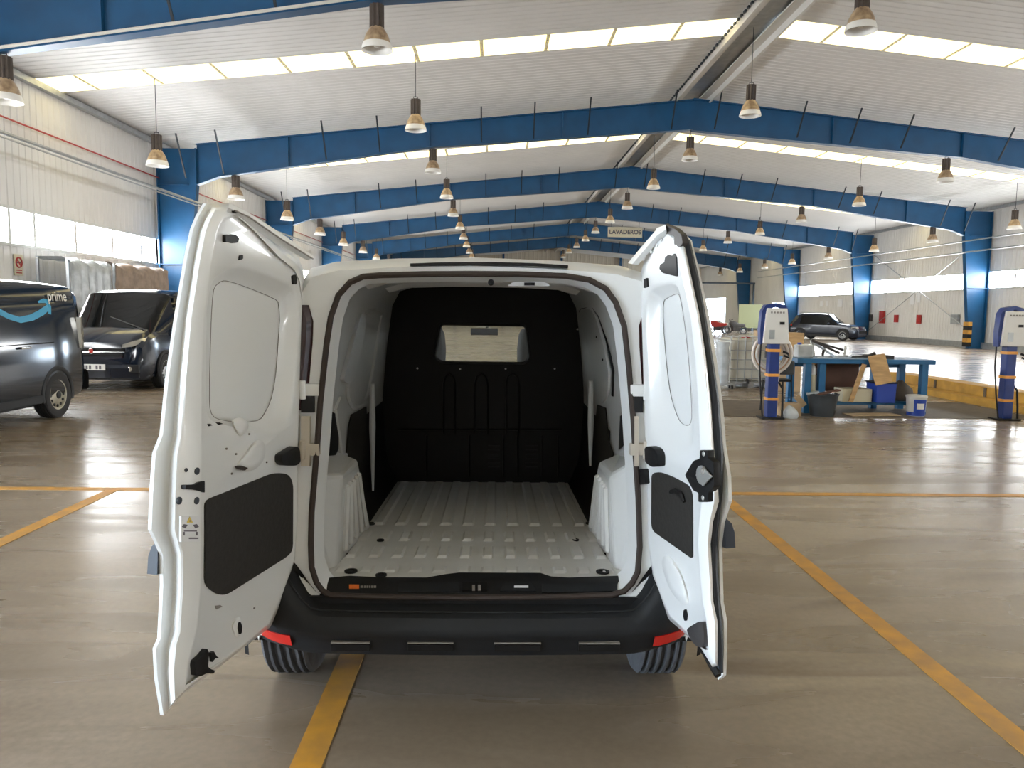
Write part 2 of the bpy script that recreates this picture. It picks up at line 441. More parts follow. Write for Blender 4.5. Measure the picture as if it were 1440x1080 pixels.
flabels = {0: 'blue steel portal frame nearest ahead of the white van',
           1: 'blue steel portal frame rising beside the dark van with headlamps',
           2: 'blue steel portal frame with black and yellow stripes on its column foot',
           3: 'blue steel portal frame beside the slate grey car',
           4: 'blue steel portal frame just behind the hanging LAVADEROS sign',
           5: 'blue steel portal frame next to the cream end wall', -1: 'blue steel portal frame over the open rear doors of the white van'}
bx = [-9.92, -8.72, -5.45, -3.74, -.5, 1.17, 2.91, 5.6]
bx += [2 * XC - b for b in bx]
for k in range(-1, 6):
    y = fy(k); fr = empty('portal_frame', (XC, y, 0), label=flabels[k], cat='portal frame', group='blue portal frames of the hall', kind='structure')
    for sg in (-1, 1):
        xw = XL + .12 if sg == -1 else XR - .12
        X = lambda d: xw + (-sg) * d                     # d metres inwards from the wall
        half = abs(XC - xw)
        topz = lambda d: 6.60 + (8.41 - 6.60) * d / half
        # column
        m = MB()
        beam_i(m, m, [(X(0.02), 0), (X(0.02), 5.45), (X(0.02), 6.6)][::1], [(X(.72), 0), (X(1.28), 5.45), (X(1.28), 6.6)], y)
        m.box(min(X(.0), X(.75)), max(X(.0), X(.75)), y - .16, y + .16, 0, .03)
        for zz in (2.92, 5.45): m.box(min(X(.03), X(1.0)), max(X(.03), X(1.0)), y - .12, y + .12, zz, zz + .02)
        m.build('column', M['blue'], fr, smooth=0)
        # rafter
        m = MB()
        D = [1.28, 2.0, 8.7, half]
        B = [5.45, 5.72, 6.75, 7.46]
        beam_i(m, m, [(X(d), topz(d)) for d in D], [(X(d), b) for d, b in zip(D, B)], y)
        for d in (4.2, 8.7, 13.0):
            b = B[1] + (B[2] - B[1]) * (d - 2) / 6.7 if d <= 8.7 else B[2] + (B[3] - B[2]) * (d - 8.7) / (half - 8.7)
            m.box(X(d) - .012, X(d) + .012, y - .11, y + .11, b, topz(d))
        m.build('rafter', M['blue'], fr, smooth=0)
    for x in bx:
        d = min(x - XL, XR - x)
        b = 5.72 + (6.75 - 5.72) * (d - 2) / 6.7 if d <= 8.7 else 6.75 + .71 * (d - 8.7) / 8.7
        if d < 2: b = 5.6
        MB().bar((x, y - .14, b + .05), (x, y - .85, roofz(x) - .06), .045, .03).build('fly_brace', M['dark'], fr, smooth=0)
    FR[k] = fr
    if k == 0:
        MB().tube([(XL + d + .12, y - .165, z + .05) for d, z in ((2.0, 5.72), (8.7, 6.75), (17.2, 7.46))], .03, 8).build('rafter_pipe', M['ridgew'], fr)
    if k == 1:   # hazard plate
        pass
hz = empty('hazard_guard', (XR - .86, fy(2) - .16, .0), label='black and yellow striped guard wrapped on the blue column foot', cat='guard')
for i in range(6):
    MB().box(XR - 1.02, XR - .82, fy(2) - .2, fy(2) + .2, .1 + i * .2, .1 + (i + 1) * .2).build('stripe', M['yellow'] if i % 2 else M['black'], hz, smooth=0)

# --- pipes and wires
def thing_mesh(mb, name, mt, label, cat, group=None, **kw):
    return tag(mb.build(name, mt, None, **kw), label, cat, group)
thing_mesh(MB().tube([(XL + .18, YB, 5.66), (XL + .18, 60, 5.66)], .022, 6), 'pipe', M['redp'], 'thin rust red pipe along the wall above the dark vans', 'pipe')
thing_mesh(MB().tube([(XL + 1.5, YB, 4.86), (XL + 1.5, 62, 4.86)], .04, 6), 'conduit', M['galv'], 'thick grey conduit along the wall above the dark vans', 'pipe')
thing_mesh(MB().tube([(XL + 1.53, YB, 4.76), (XL + 1.53, 62, 4.76)], .02, 6), 'conduit', M['galv'], 'slim grey conduit just under the thick one above the dark vans', 'pipe')
thing_mesh(MB().tube([(XR - 1.52, 20, 5.15), (XR - 1.52, 66, 5.15)], .035, 6), 'conduit', M['galv'], 'upper grey conduit crossing the columns behind the blue workbench', 'pipe')
thing_mesh(MB().tube([(XR - 1.52, 20, 4.62), (XR - 1.52, 66, 4.62)], .035, 6), 'conduit', M['galv'], 'lower grey conduit crossing the columns behind the blue workbench', 'pipe')
xb = empty('wall_bracing', (XR - .2, fy(2) + 5, 0), label='crossed steel bracing rods on the white wall beside the hazard striped column', cat='bracing')
MB().tube([(XR - .2, fy(2) + .5, .6), (XR - .2, fy(3) - .3, 5.4)], .022, 6).build('rod', M['galv'], xb)
MB().tube([(XR - .2, fy(2) + .5, 5.4), (XR - .2, fy(3) - .3, .6)], .022, 6).build('rod', M['galv'], xb)

# --- high bay lamps
def lamp_proto(cable):
    r = empty('high_bay_lamp', (0, 0, 0), label='x', cat='lamp', group='bell shaped high bay lamps of the hall')
    m = MB(); n = 20; rs = []
    for z in (.36, .37, .74, .75):
        rs.append([((.098 if q % 2 else .125) * cos(q * 2 * pi / n), (.098 if q % 2 else .125) * sin(q * 2 * pi / n), z) for q in range(n)])
    m.rings(rs, True, True).build('ballast_housing', M['lampb'], r, smooth=0, local=True)
    MB().lathe([(.11, .38), (.13, .35), (.165, .30), (.205, .22), (.235, .12)], n=20).build('reflector', M['lampr'], r, local=True)
    rim = MB().lathe([(.235, .12), (.258, .06), (.268, .0), (.262, .0), (.25, .06), (.228, .12), (.16, .29), (.10, .36)], n=20).build('reflector_rim', M['lampw'], r, local=True)
    MB().lathe([(.0, .2), (.05, .2), (.055, .12), (.04, .06), (.0, .05)], n=10).build('bulb', M['lampw'], r, local=True)
    MB().tube([(-.05, 0, .75), (-.05, 0, .81), (.05, 0, .81), (.05, 0, .75)], .01, 5).build('hook', M['dark'], r, local=True)
    if cable: MB().tube([(0, 0, .81), (0, 0, cable)], .009, 5).build('cable', M['dark'], r, local=True)
    return r
rows = [(-8.35, 5.03, 'along the dark vans\' wall'), (-2.03, 5.97, 'halfway from dark vans to ridge'), (6.28, 6.48, 'under the roof ridge'),
        (14.68, 5.96, 'halfway from ridge to workbench side wall'), (21.1, 5.10, 'along the workbench side wall')]
protos = {}
names = ['first', 'second', 'third', 'fourth', 'fifth', 'sixth']
for ri, (x, z, rl) in enumerate(rows):
    for kk in range(0, 11):
        k = kk / 2
        if ri == 0 and kk > 8: continue
        if ri == 3 and kk < 2: continue
        if ri == 4 and kk < 3: continue
        cab = 0 if kk % 2 == 0 else 1
        key = (ri, cab)
        if cab: lab = 'cable-hung bell lamp past %s blue frame, %s' % (names[int(k)], rl)
        else: lab = 'bell lamp under %s blue frame, %s' % (names[int(k)], rl)
        d = min(x - XL, XR - x); bz = 5.72 + 1.03 * (d - 2) / 6.7 if d <= 8.7 else 6.75 + .71 * (d - 8.7) / 8.7
        ctop = (roofz(x) + .02 if cab else bz + .03) - z
        loc = (x + random.uniform(-.05, .05), fy(k), z + random.uniform(-.03, .03))
        if key not in protos:
            p = lamp_proto(ctop); protos[key] = (p, tree_of(p)); p.location = loc; p['label'] = lab
        else: dup(protos[key][0], loc, random.uniform(0, 1), lab, tree=protos[key][1])

# --- floor lines
XA, XBl, XCl, YC = 1.982, -.638, -3.271, 6.587
lw = .11
thing_mesh(MB().box(XA - lw / 2, XA + lw / 2, -4, YC - .05, 0, .003), 'floor_line', M['yellow'], 'yellow parking line on bare floor towards the charging posts side of the van', 'floor line', smooth=0)
thing_mesh(MB().box(XBl - lw / 2, XBl + lw / 2, -4, YC - .05, 0, .003), 'floor_line', M['yellow'], 'yellow parking line running under the rear bumper of the white van', 'floor line', smooth=0)
thing_mesh(MB().box(XCl - lw / 2, XCl + lw / 2, -4, YC - .05, 0, .003), 'floor_line', M['yellow'], 'yellow parking line between the white van and the dark vans', 'floor line', smooth=0)
thing_mesh(MB().box(-9.5, 15, YC - .05, YC + .05, 0, .003), 'floor_line', M['yellow'], 'long yellow line crossing the heads of the parking bays', 'floor line', smooth=0)

# ================================================================== WHITE VAN
VX = -.068                                   # van centre line
RN = Vector((0, -1, .10)).normalized()       # normal of the rear plane (leans forward at the top)
RP = Vector((0, 2.86, 1.1))
ry = lambda z: 2.86 + .10 * (z - 1.1)
van = empty('cargo_van', (VX, 5.0, 0), label='white panel van with both rear doors wide open', cat='van')
def rear(u, v, off=0): return onp(u, v, RP + RN * off, RN)

# opening outline (outer side of the rubber seal)
OPEN = [(660, 383.5), (595, 384), (535, 385.5), (510.7, 387.5), (491.5, 396), (474.6, 415), (463.8, 446), (457.8, 485), (453, 530), (449, 567), (446, 610), (441, 672), (437, 720),
        (436, 765), (437, 797), (444, 819), (453, 831), (465, 838), (520, 840), (660, 841.5), (800, 840), (860, 837.5), (878, 832), (890, 820), (898, 804), (901, 768), (899, 700), (895, 640), (892, 590),
        (888, 545), (886, 518), (879, 458), (867, 424.6), (852.6, 405), (828.5, 392), (795, 386.5), (730, 384)]
OW = [rear(*p) for p in OPEN]
cen = sum(OW, Vector()) / len(OW)
def inset(pts, d):
    out = []; n = len(pts)
    for i in range(n):
        t = (pts[(i + 1) % n] - pts[i - 1]).normalized(); nn = RN.cross(t).normalized()
        if nn.dot(cen - pts[i]) < 0: nn = -nn
        out.append(pts[i] + nn * d)
    return out
# --- outer body profile at a station: half section bottom -> roof centre
def sect(y, zt, zb, wb, wr, z0, drop=0):
    h = [(wb * .95, z0), (wb, z0 + .12), (wb * 1.005, (z0 + zb) / 2), (wb * .985, zb), (wb * .985 + (wr - wb * .985) * .55, zb + (zt - zb) * .55), (wr, zt - .10), (wr - .045, zt - .03), (wr - .14, zt - .004), (wr * .45, zt + .012), (0, zt + .02)]
    return h
def full(h): return [(-x, z) for x, z in h[:-1]] + [(x, z) for x, z in h[::-1]]
ST = [  # y, top, belt, half width belt, half width roof, bottom
    (0.00, 1.725, 1.00, .845, .665, .34), (.10, 1.765, 1.0, .868, .69, .32), (.9, 1.81, 1.0, .885, .70, .30), (2.0, 1.835, 1.0, .885, .70, .28), (2.55, 1.80, 1.0, .885, .69, .27),
    (2.80, 1.73, 1.0, .885, .67, .26), (3.50, 1.11, 1.0, .87, .70, .25), (3.95, 1.00, .90, .85, .66, .24), (4.22, .86, .76, .80, .6, .23), (4.30, .58, .5, .72, .55, .23)]
secs = []
for y, zt, zb, wb, wr, z0 in ST:
    h = full(sect(y, zt, zb, wb, wr, z0)); sink = .028 * y
    secs.append([(VX + x, (ry(z) + .0 if y == 0 else 2.86 + y + .10 * (z - 1.1) * max(0, 1 - y / .5)), z - sink) for x, z in h])
N = len(secs[0]); half = N // 2
body = MB(); glassm = MB()
for i in range(len(ST) - 1):
    for j in range(N - 1):
        q = [secs[i][j], secs[i][j + 1], secs[i + 1][j + 1], secs[i + 1][j]]
        jj = min(j, N - 2 - j)
        isg = (ST[i][0] == 2.80 and jj >= 5) or (ST[i][0] in (2.0, 2.55) and jj in (3, 4))
        (glassm if isg else body).add(q, [(0, 1, 2, 3)])
body.fill([secs[-1]])
bo = body.build('body_shell', M['white'], van, smooth=40)
glassm.build('cab_glass', M['glass'], van, smooth=40)
# rear frame: ring from outer section to the opening, with a return into the load bay
outer = [Vector(p) for p in secs[0]]
b0 = outer[0].copy(); bN = outer[-1].copy()
bott = [Vector((VX + .8 * (1 - 2 * t), 0, .36)) for t in [i / 6 for i in range(7)]]
for p in bott: p.y = ry(p.z)
loopo = outer + bott
fr = MB().fill([loopo, OW]); 
ins0 = inset(OW, .005); ins1 = [p + Vector((0, .10, 0)) for p in inset(OW, .03)]
fr.rings([OW, [p + Vector((0, .05, 0)) for p in inset(OW, .016)], ins1], True)
fr.build('door_frame', M['white'], van, smooth=40)
MB().tube([p + RN * .012 for p in inset(OW, .006)], .0115, 8, closed=True).build('door_seal', M['seal'], van)
# roof strip (high brake lamp) and header fittings
m = MB()
pts = [(577, 372.5), (620, 371), (690, 370.5), (750, 372), (799, 375)]
up = [rear(u, v - 2.2, .012) for u, v in pts]; dn = [rear(u, v + 1.6, .012) for u, v in pts]
m.rings([up, dn], False); m.rings([up, [p + Vector((0, .03, 0)) for p in up]], False); m.rings([dn, [p + Vector((0, .03, 0)) for p in dn]], False)
m.build('high_brake_lamp', M['black'], van)
MB().disc(rear(690.5, 397.5, -.035), RN, .012, .02).build('bump_stop', M['black'], van)
m = MB(); q = [rear(u, v, -.04) for u, v in round_poly([(712, 403), (722, 397), (765, 397), (776, 403)], 4)]
m.prism(q, RN * .012).build('latch_cover', M['whitein'], van)
MB().prism([rear(u, v, -.025) for u, v in [(737, 397.5), (752, 397.5), (752, 401.5), (737, 401.5)]], RN * .006).build('striker', M['black'], van, smooth=0)
# tail lamps on the corners and hinges
for s, us in ((-1, (421, 449)), (1, (889, 915))):
    m = MB(); pr = []
    for z, wI, wO in ((1.20, .640, .795), (1.26, .628, .780), (1.45, .614, .729), (1.53, .612, .707), (1.59, .630, .690)):
        pr.append([(VX + s * wI, ry(z) - .004, z), (VX + s * (wI + .02), ry(z) - .025, z), (VX + s * (wO - .03), ry(z) - .02, z), (VX + s * (wO + .012), ry(z) + .05, z), (VX + s * wO, ry(z) + .09, z)])
    m.rings(pr, False); m.fill([pr[0]]); m.fill([pr[-1]])
    m.build('tail_lamp', M['tail'], van)
for s, hy in ((-1, (548, 632)), (1, (549, 632))):
    for v in hy:
        u = 438 if s < 0 else 897
        p = rear(u, v, .012); h = MB()
        h.box(p.x - .03, p.x + .03, p.y - .012, p.y + .02, p.z - .022, p.z + .022)
        h.lathe([(.012, -.035), (.012, .035)], (p.x + s * .03, p.y - .012, p.z), 'z', 10, True)
        h.build('hinge', M['white'] if v < 600 else M['hinge'], van, bevel=.003)
    u0, u1 = ((425, 443) if s < 0 else (891, 903))
    MB().prism([rear(a, b, .006) for a, b in [(u0, 585), (u1 - 6, 585), (u1 - 6, 655), (u0, 655)]], RN * .02).build('hinge_plate', M['hinge'], van, smooth=0)
    MB().prism([rear(a, b, .002) for a, b in [(u0, 555), (u1, 555), (u1, 580), (u0, 580)]], RN * .018).build('striker_block', M['black'], van, smooth=0)

# --- load bay: floor, liner, arches, bulkhead
flz = lambda y: .542 - .034 * (y - 2.95)
FN = Vector((0, .034, 1)).normalized(); FP = Vector((0, 2.95, .542))
def flo(u, v, off=0): return onp(u, v, FP + FN * off, FN)
YP = 4.86                                    # bulkhead
xl0, xr0 = VX - .66, VX + .66
m = MB(); ys = [2.90, YP + .02]
m.rings([[(xl0, y, flz(y)) for y in ys], [(xr0, y, flz(y)) for y in ys]], False)
m.rings([[(xl0, y, flz(y) - .03) for y in ys], [(xr0, y, flz(y) - .03) for y in ys]], False)
m.rings([[(xl0, 2.9, flz(2.9)), (xr0, 2.9, flz(2.9))], [(xl0, 2.9, flz(2.9) - .06), (xr0, 2.9, flz(2.9) - .06)]], False)
cf = m.build('cargo_floor', M['vfloor'], van, smooth=0)
def rib(x, y0, y1, w, h, x1=None):
    x1 = x if x1 is None else x1; r = []
    for y, xx, k in ((y0, x, 0), (y0 + .02, x, 1), (y1 - .02, x1, 1), (y1, x1, 0)):
        z = flz(y) + .0005; r.append([(xx - w / 2, y, z), (xx - w * .32, y, z + h * k), (xx + w * .32, y, z + h * k), (xx + w / 2, y, z)])
    return MB().rings(r, False)
nr = 10
for i in range(nr):
    x = VX - .50 + 1.0 * i / (nr - 1)
    rib(x, 3.72, 4.84, .062, .011).build('floor_rib', M['vfloor'], cf, smooth=0)
for i in range(12):
    x = VX - .53 + 1.06 * i / 11
    for (ya, yb, w, h) in ((3.16, 3.34, .05, .009), (3.43, 3.60, .05, .009), (2.96, 3.05, .055, .006)):
        rib(x, ya, yb, w, h).build('floor_pad', M['vfloor'], cf, smooth=0)
for u, v, r in [(522, 737, .022), (535, 760.5, .017), (490.5, 780, .010), (493.5, 804, .026), (536, 809.5, .022), (830, 736.5, .024), (809, 760, .017), (852, 779.5, .010), (847.5, 805, .027)]:
    p = flo(u, v, .002); MB().lathe([(r, 0), (r, .006), (r * .6, .007), (r * .5, .002), (0, .002)], tuple(p), n=14).build('tie_down_cup', M['black'], cf)
p = flo(836, 727, .004)
MB().tube([p + Vector((-.02, 0, 0)), p + Vector((-.02, 0, .05)), p + Vector((.015, .01, .06)), p + Vector((.02, .01, 0))], .006, 6).build('tie_down_ring', M['black'], cf)

# inner liner (left wall, roof, right wall) as a lofted arch
def arch(y):
    s = .03 * (y - 2.95)
    h = [(.655, .50), (.640, .75), (.640, 1.0), (.636, 1.12), (.612, 1.38), (.578, 1.60), (.53, 1.69), (.43, 1.72), (.2, 1.733), (0, 1.736)]
    k = 1.0
    return [(VX + x * k, y, z - (s * .5 if z < 1.5 else 0)) for x, z in full(h)]
lin = MB().rings([arch(y) for y in (2.965, 3.2, 3.6, 4.0, 4.4, YP)], False).build('cargo_liner', M['whitein'], van, smooth=50)
for y in (3.55, 4.25):
    a = arch(y)[6:-6]; b = [Vector(p) for p in a]
    inn = [p + (Vector((VX, y, 1.1)) - p).normalized() * .03 for p in b]
    MB().rings([[p + Vector((0, -.04, 0)) for p in b], [p + Vector((0, -.03, 0)) for p in inn], [p + Vector((0, .03, 0)) for p in inn], [p + Vector((0, .04, 0)) for p in b]], False).build('roof_bow', M['whitein'], lin)
# wall plane: lower vertical, upper leaning
def wallp(u, v, s, off=.006):
    xw = VX + s * (.640 - off)
    p = onx(u, v, xw)
    if p.z > 1.10:
        n = Vector((-s, 0, -.10)).normalized(); p = onp(u, v, Vector((xw, 3, 1.10)), n)
    return p
def pad(name, pts, s, mt, off=.006, th=.012, r=0):
    if r: pts = round_poly(pts, r)
    MB().prism([wallp(u, v, s, off) for u, v in pts], Vector((-s * th, 0, 0))).build(name, mt, lin, smooth=30)
pad('inspection_hole', [(465, 579), (474, 583), (475.5, 608), (475, 631), (471, 640), (462, 641), (459, 631), (459.5, 605), (461, 590)], -1, M['black'], .006, .004)
pad('lower_trim_panel', [(486, 640), (489, 600), (493, 583), (514, 572), (515, 600), (517, 650), (518, 690), (512, 727), (484, 727)], -1, M['hard'], .004, .006)
pad('lower_trim_panel', [(838, 600), (841, 569), (852.5, 573.6), (856.7, 619), (863.6, 639), (852, 664), (845, 730), (832, 730), (833, 690)], 1, M['hard'], .004, .006)
pad('inspection_hole', [(873, 585), (880, 580.5), (881.7, 622), (871, 632)], 1, M['black'], .006, .004)
# pressed blind windows
def bead(pts, s, mt, r=.010, off=.004, closed=True, name='panel_bead'):
    pts = smooth_loop(pts, 3) if closed else pts
    MB().tube([wallp(u, v, s, off) for u, v in pts], r, 6, closed=closed).build(name, mt, lin)
bead([(511, 441), (533, 438), (532, 460), (523, 520), (514, 560), (505, 571), (494, 570), (487, 545), (497, 510), (506, 470)], -1, M['whitein'], .014)
pad('pressed_recess', [(503, 440), (508, 443), (509.5, 458), (499, 515), (487, 540), (477, 536), (489, 490), (499, 452)], -1, M['whitein'], .003, .02, 4)
bead([(478, 560), (470, 575), (480, 640), (486, 640)], -1, M['whitein'], .012, closed=False)
pad('blind_window', [(819, 437), (833, 434.5), (841, 447), (851, 482), (859, 522), (858, 552), (850, 567), (843, 565), (836, 519), (820, 452)], 1, M['white'], .004, .012, 5)
bead([(816, 438), (818.5, 434.5), (834, 431.5), (843, 445), (854, 480), (863, 522), (862, 556)], 1, M['black'], .009, closed=False, name='window_seal')
for u, v in ((839, 474), (848, 506)): MB().disc(wallp(u, v, 1, .018), (-1, 0, 0), .006, .004).build('plug', M['black'], lin)
bead([(876, 470), (880, 520), (884, 590)], 1, M['white'], .012, closed=False)
for s in (-1, 1):
    rs = [[(VX + s * x_, y, z + (flz(y) if z < .1 else 0)) for x_, z in ((.548, .001), (.565, .03), (.612, .62), (.632, .80), (.636, 1.0))] for y in (3.70, 4.2, YP)]
    MB().rings(rs, False).build('lower_trim_panel', M['part'], lin, smooth=40)
# door pillars in front of the bulkhead
for s, top, u in ((-1, 540, 523.5), (1, 535, 831)):
    pts = [wallp(u, top, s, .05), wallp(u, top + 60, s, .05), wallp(u + s * -1, 690 if s < 0 else 655, s, .06)]
    MB().tube(pts, [.012, .018, .006], 8).build('inner_pillar', M['whitein'], lin)
# wheel boxes
for s in (-1, 1):
    def Q(x, y, z): return Vector((VX + s * x, y, z))
    A, B, Cc, D = Q(.565, 3.03, flz(3.03)), Q(.545, 3.12, .90), Q(.545, 3.44, .90), Q(.535, 3.72, flz(3.72))
    A2, B2, C2, D2 = Q(.66, 2.955, flz(2.95)), Q(.655, 2.96, .93 if s < 0 else 1.02), Q(.655, 3.5, .93), Q(.655, 3.8, flz(3.8))
    m = MB(); m.add([A, B, Cc, D, A2, B2, C2, D2], [(0, 1, 2, 3), (0, 4, 5, 1), (1, 5, 6, 2), (2, 6, 7, 3)])
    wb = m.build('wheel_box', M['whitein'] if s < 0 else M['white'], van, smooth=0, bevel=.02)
    for i in range(5):
        t = .18 + .16 * i
        a = A.lerp(D, t) * .92 + B.lerp(Cc, t) * .08; b = A.lerp(D, t) * .15 + B.lerp(Cc, t) * .85
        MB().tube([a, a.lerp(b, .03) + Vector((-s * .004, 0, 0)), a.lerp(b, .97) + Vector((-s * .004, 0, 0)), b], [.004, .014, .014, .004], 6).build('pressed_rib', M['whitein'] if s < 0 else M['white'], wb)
# bulkhead with window
PN = Vector((0, -1, 0)); PP = Vector((0, YP, 0))
def bk(u, v, off=0): return ony(u, v, YP - off)
pout = [(x, YP, z) for x, y, z in arch(YP)]
pout = [Vector((VX - .655, YP, flz(YP) - .02))] + [Vector(p) for p in pout[1:-1]] + [Vector((VX + .655, YP, flz(YP) - .02))]
win = round_poly([(620, 455.5), (739, 457.5), (745, 503), (738, 511), (620, 509.5), (611, 502)], 5, 4)
wpts = [bk(*p) for p in win]
bm_ = MB().fill([pout, wpts]); bm_.rings([wpts, [p + Vector((0, .03, 0)) for p in wpts]], True)
bk_o = bm_.build('bulkhead', M['part'], van, smooth=0)
MB().tube([p + Vector((0, -.004, 0)) for p in wpts], .009, 6, closed=True).build('window_frame', M['accent'] if False else M['black'], bk_o)
MB().fill([[p + Vector((0, .015, 0)) for p in wpts]]).build('bulkhead_glass', M['glass'], bk_o, smooth=0)
for u0, u1 in ((624, 640), (668, 686), (712, 730)):
    MB().tube([bk(u, v, .002) for u, v in [(u0, 610), (u0, 540), (u0 + 2, 530), ((u0 + u1) / 2, 525), (u1 - 2, 530), (u1, 540), (u1, 610)]], .007, 6).build('pressed_rib', M['part'], bk_o)
for u0 in (686, 739):
    for r in range(6):
        MB().prism([bk(a, b, .001) for a, b in [(u0, 626 + r * 6), (u0 + 17, 626 + r * 6), (u0 + 17, 628 + r * 6), (u0, 628 + r * 6)]], (0, -.006, 0)).build('vent_louvre', M['black'], bk_o, smooth=0)
for ua in (600, 660, 708, 728, 762, 785):
    MB().tube([bk(ua, 612, .001), bk(ua, 670, .001)], .006, 6).build('pressed_rib', M['part'], bk_o)
MB().tube([bk(560, 604, .001), bk(690, 604, .001), bk(790, 604, .001)], .007, 6).build('pressed_rib', M['part'], bk_o)
for u, v in [(587, 518), (647, 519), (711, 518.5), (780, 518.5), (543, 461), (528, 516), (531, 557), (532, 598), (532, 646), (812, 463), (826, 518), (822, 558), (821, 599), (821, 646)]:
    MB().disc(bk(u, v, .002), (0, -1, 0), .0065, .005, 8).build('screw', M['screw'], bk_o)
# cab: dash, seats, mirror
MB().rings([[(VX + x, y, z) for y, z in ((5.75, .55), (5.75, .95), (5.85, 1.02), (6.3, .98), (6.35, .6))] for x in (-.8, .8)], False).build('dashboard', M['black'], van)
for sx in (-.40, .36):
    st = MB()
    st.rings([[(VX + sx + a, y, z) for a, y in ((-.23, y0), (-.21, y0 - .05), (.21, y0 - .05), (.23, y0), (.2, y0 + .06), (-.2, y0 + .06))] for z, y0 in ((.45, 5.18), (.8, 5.14), (1.12, 5.08))], True, True)
    st.box(VX + sx - .22, VX + sx + .22, 5.16, 5.65, .42, .58)
    so = st.build('seat', M['seat'], van, bevel=.03)
    MB().rings([[(VX + sx + a * w, 5.06 + b, z) for a, b in ((-1, 0), (-.8, -.05), (.8, -.05), (1, 0), (.8, .05), (-.8, .05))] for z, w in ((1.14, .12), (1.2, .145), (1.32, .15), (1.42, .14), (1.46, .12))], True, True).build('headrest', M['seat'], so, bevel=.01)
a = ony(662, 466, 5.75); b = ony(700, 467, 5.75)
MB().rings([[(x, 5.75 + dy, (a.z + b.z) / 2 + dz) for dy, dz in ((-.01, -.02), (-.01, .02), (.03, .028), (.03, -.028))] for x in (a.x - .0, a.x + .01, b.x - .01, b.x)], True, True).build('rear_view_mirror', M['black'], van)
MB().tube([((a.x + b.x) / 2 + .02, 5.78, a.z + .02), ((a.x + b.x) / 2 + .03, 5.95, a.z + .10)], .012, 6).build('mirror_stem', M['black'], van)
MB().box(VX - .78, VX + .78, 3.0, 7.0, .24, .30).build('underbody', M['black'], van, smooth=0)

# --- sill trim
SN = Vector((0, -.42, 1)).normalized(); SP = Vector((0, 2.86, .515))
def sl(u, v, off=0): return onp(u, v, SP + SN * off, SN)
spts = [(449, 836), (453, 824), (460, 812), (492, 809), (530, 811), (600, 811.5), (625, 807), (645, 804.5), (760, 805), (775, 810), (800, 811.5), (872, 809), (886, 812), (891, 822), (884, 832), (870, 837), (660, 840)]
sill = MB().prism([sl(u, v, .024) for u, v in spts], SN * -.042).build('sill_trim', M['black'], van, smooth=30, bevel=.003)
def slp(name, pts, mt, off=.025, th=.004): return MB().prism([sl(u, v, off) for u, v in pts], SN * th).build(name, mt, sill, smooth=0)
slp('sill_step', [(560, 820), (646, 820), (646, 833), (560, 833)], M['bumper']); slp('sill_step', [(762, 822), (868, 820), (868, 832), (762, 834)], M['bumper'])
slp('striker_plate', [(650, 821), (685, 821), (685, 832), (650, 832)], M['part'], .025, .01)
slp('striker_bolt', [(664, 824), (668, 824), (668, 831), (664, 831)], M['accent'], .035, .006); slp('striker_bolt', [(672, 824), (676, 824), (676, 831), (672, 831)], M['accent'], .035, .006)
slp('label_frame', [(709, 820), (747, 820), (754, 832), (703, 832)], M['bumper'], .025, .005)
slp('white_label', [(723, 823.5), (743, 823.5), (743, 826.5), (723, 826.5)], M['sticker'], .031, .001)
slp('orange_label', [(491, 822), (505, 822), (505, 828), (491, 828)], M['orange'], .025, .001)
for i, (a, b) in enumerate([(507, 511), (512, 514.5), (515.5, 518), (519, 521), (522, 524.5), (525.5, 529)]):
    slp('label_print', [(a, 823.6), (b, 823.6), (b, 826.8), (a, 826.8)], M['accent'], .025, .0008)

# --- bumper
plan = [(-.885, 3.10), (-.875, 2.98), (-.845, 2.87), (-.79, 2.785), (-.71, 2.735), (-.60, 2.712), (-.40, 2.70), (-.2, 2.695), (0, 2.693)]
plan = plan + [(-x, y) for x, y in plan[:-1][::-1]]
def smoothpath(p, k=4):
    out = []
    for i in range(len(p) - 1):
        p0, p1, p2, p3 = p[max(i - 1, 0)], p[i], p[i + 1], p[min(i + 2, len(p) - 1)]
        for j in range(k):
            t = j / k; out.append(tuple(.5 * (2 * b + (c - a) * t + (2 * a - 5 * b + 4 * c - d) * t * t + (3 * b - a - 3 * c + d) * t ** 3) for a, b, c, d in zip(p0, p1, p2, p3)))
    return out + [p[-1]]
pp = smoothpath(plan)
def bn(i):
    a, b = pp[max(i - 1, 0)], pp[min(i + 1, len(pp) - 1)]; t = Vector((b[0] - a[0], b[1] - a[1])).normalized(); return Vector((t.y, -t.x))
def sstep(a, b, x): x = max(0, min(1, (x - a) / (b - a))); return x * x * (3 - 2 * x)
def bprof(i):
    x = abs(pp[i][0]); k = sstep(.58, .76, x)
    zt = .470 + .165 * k; return [(-.15 * (1 - k * .55), zt + .022), (-.03, zt + .006), (-.004, zt - .006), (.012, zt - .04), (.016, .43 - .02 * (1 - k)), (.012, .395), (-.004, .372), (-.006, .345), (-.02, .318 + .02 * k), (-.07, .300 + .03 * k)]
def bpt(i, o, z):
    n = bn(i); return Vector((VX + pp[i][0] + n.x * o, pp[i][1] + n.y * o, z))
bump = MB().rings([[bpt(i, o, z) for o, z in bprof(i)] for i in range(len(pp))], False).build('rear_bumper', M['bumper'], van, smooth=40)
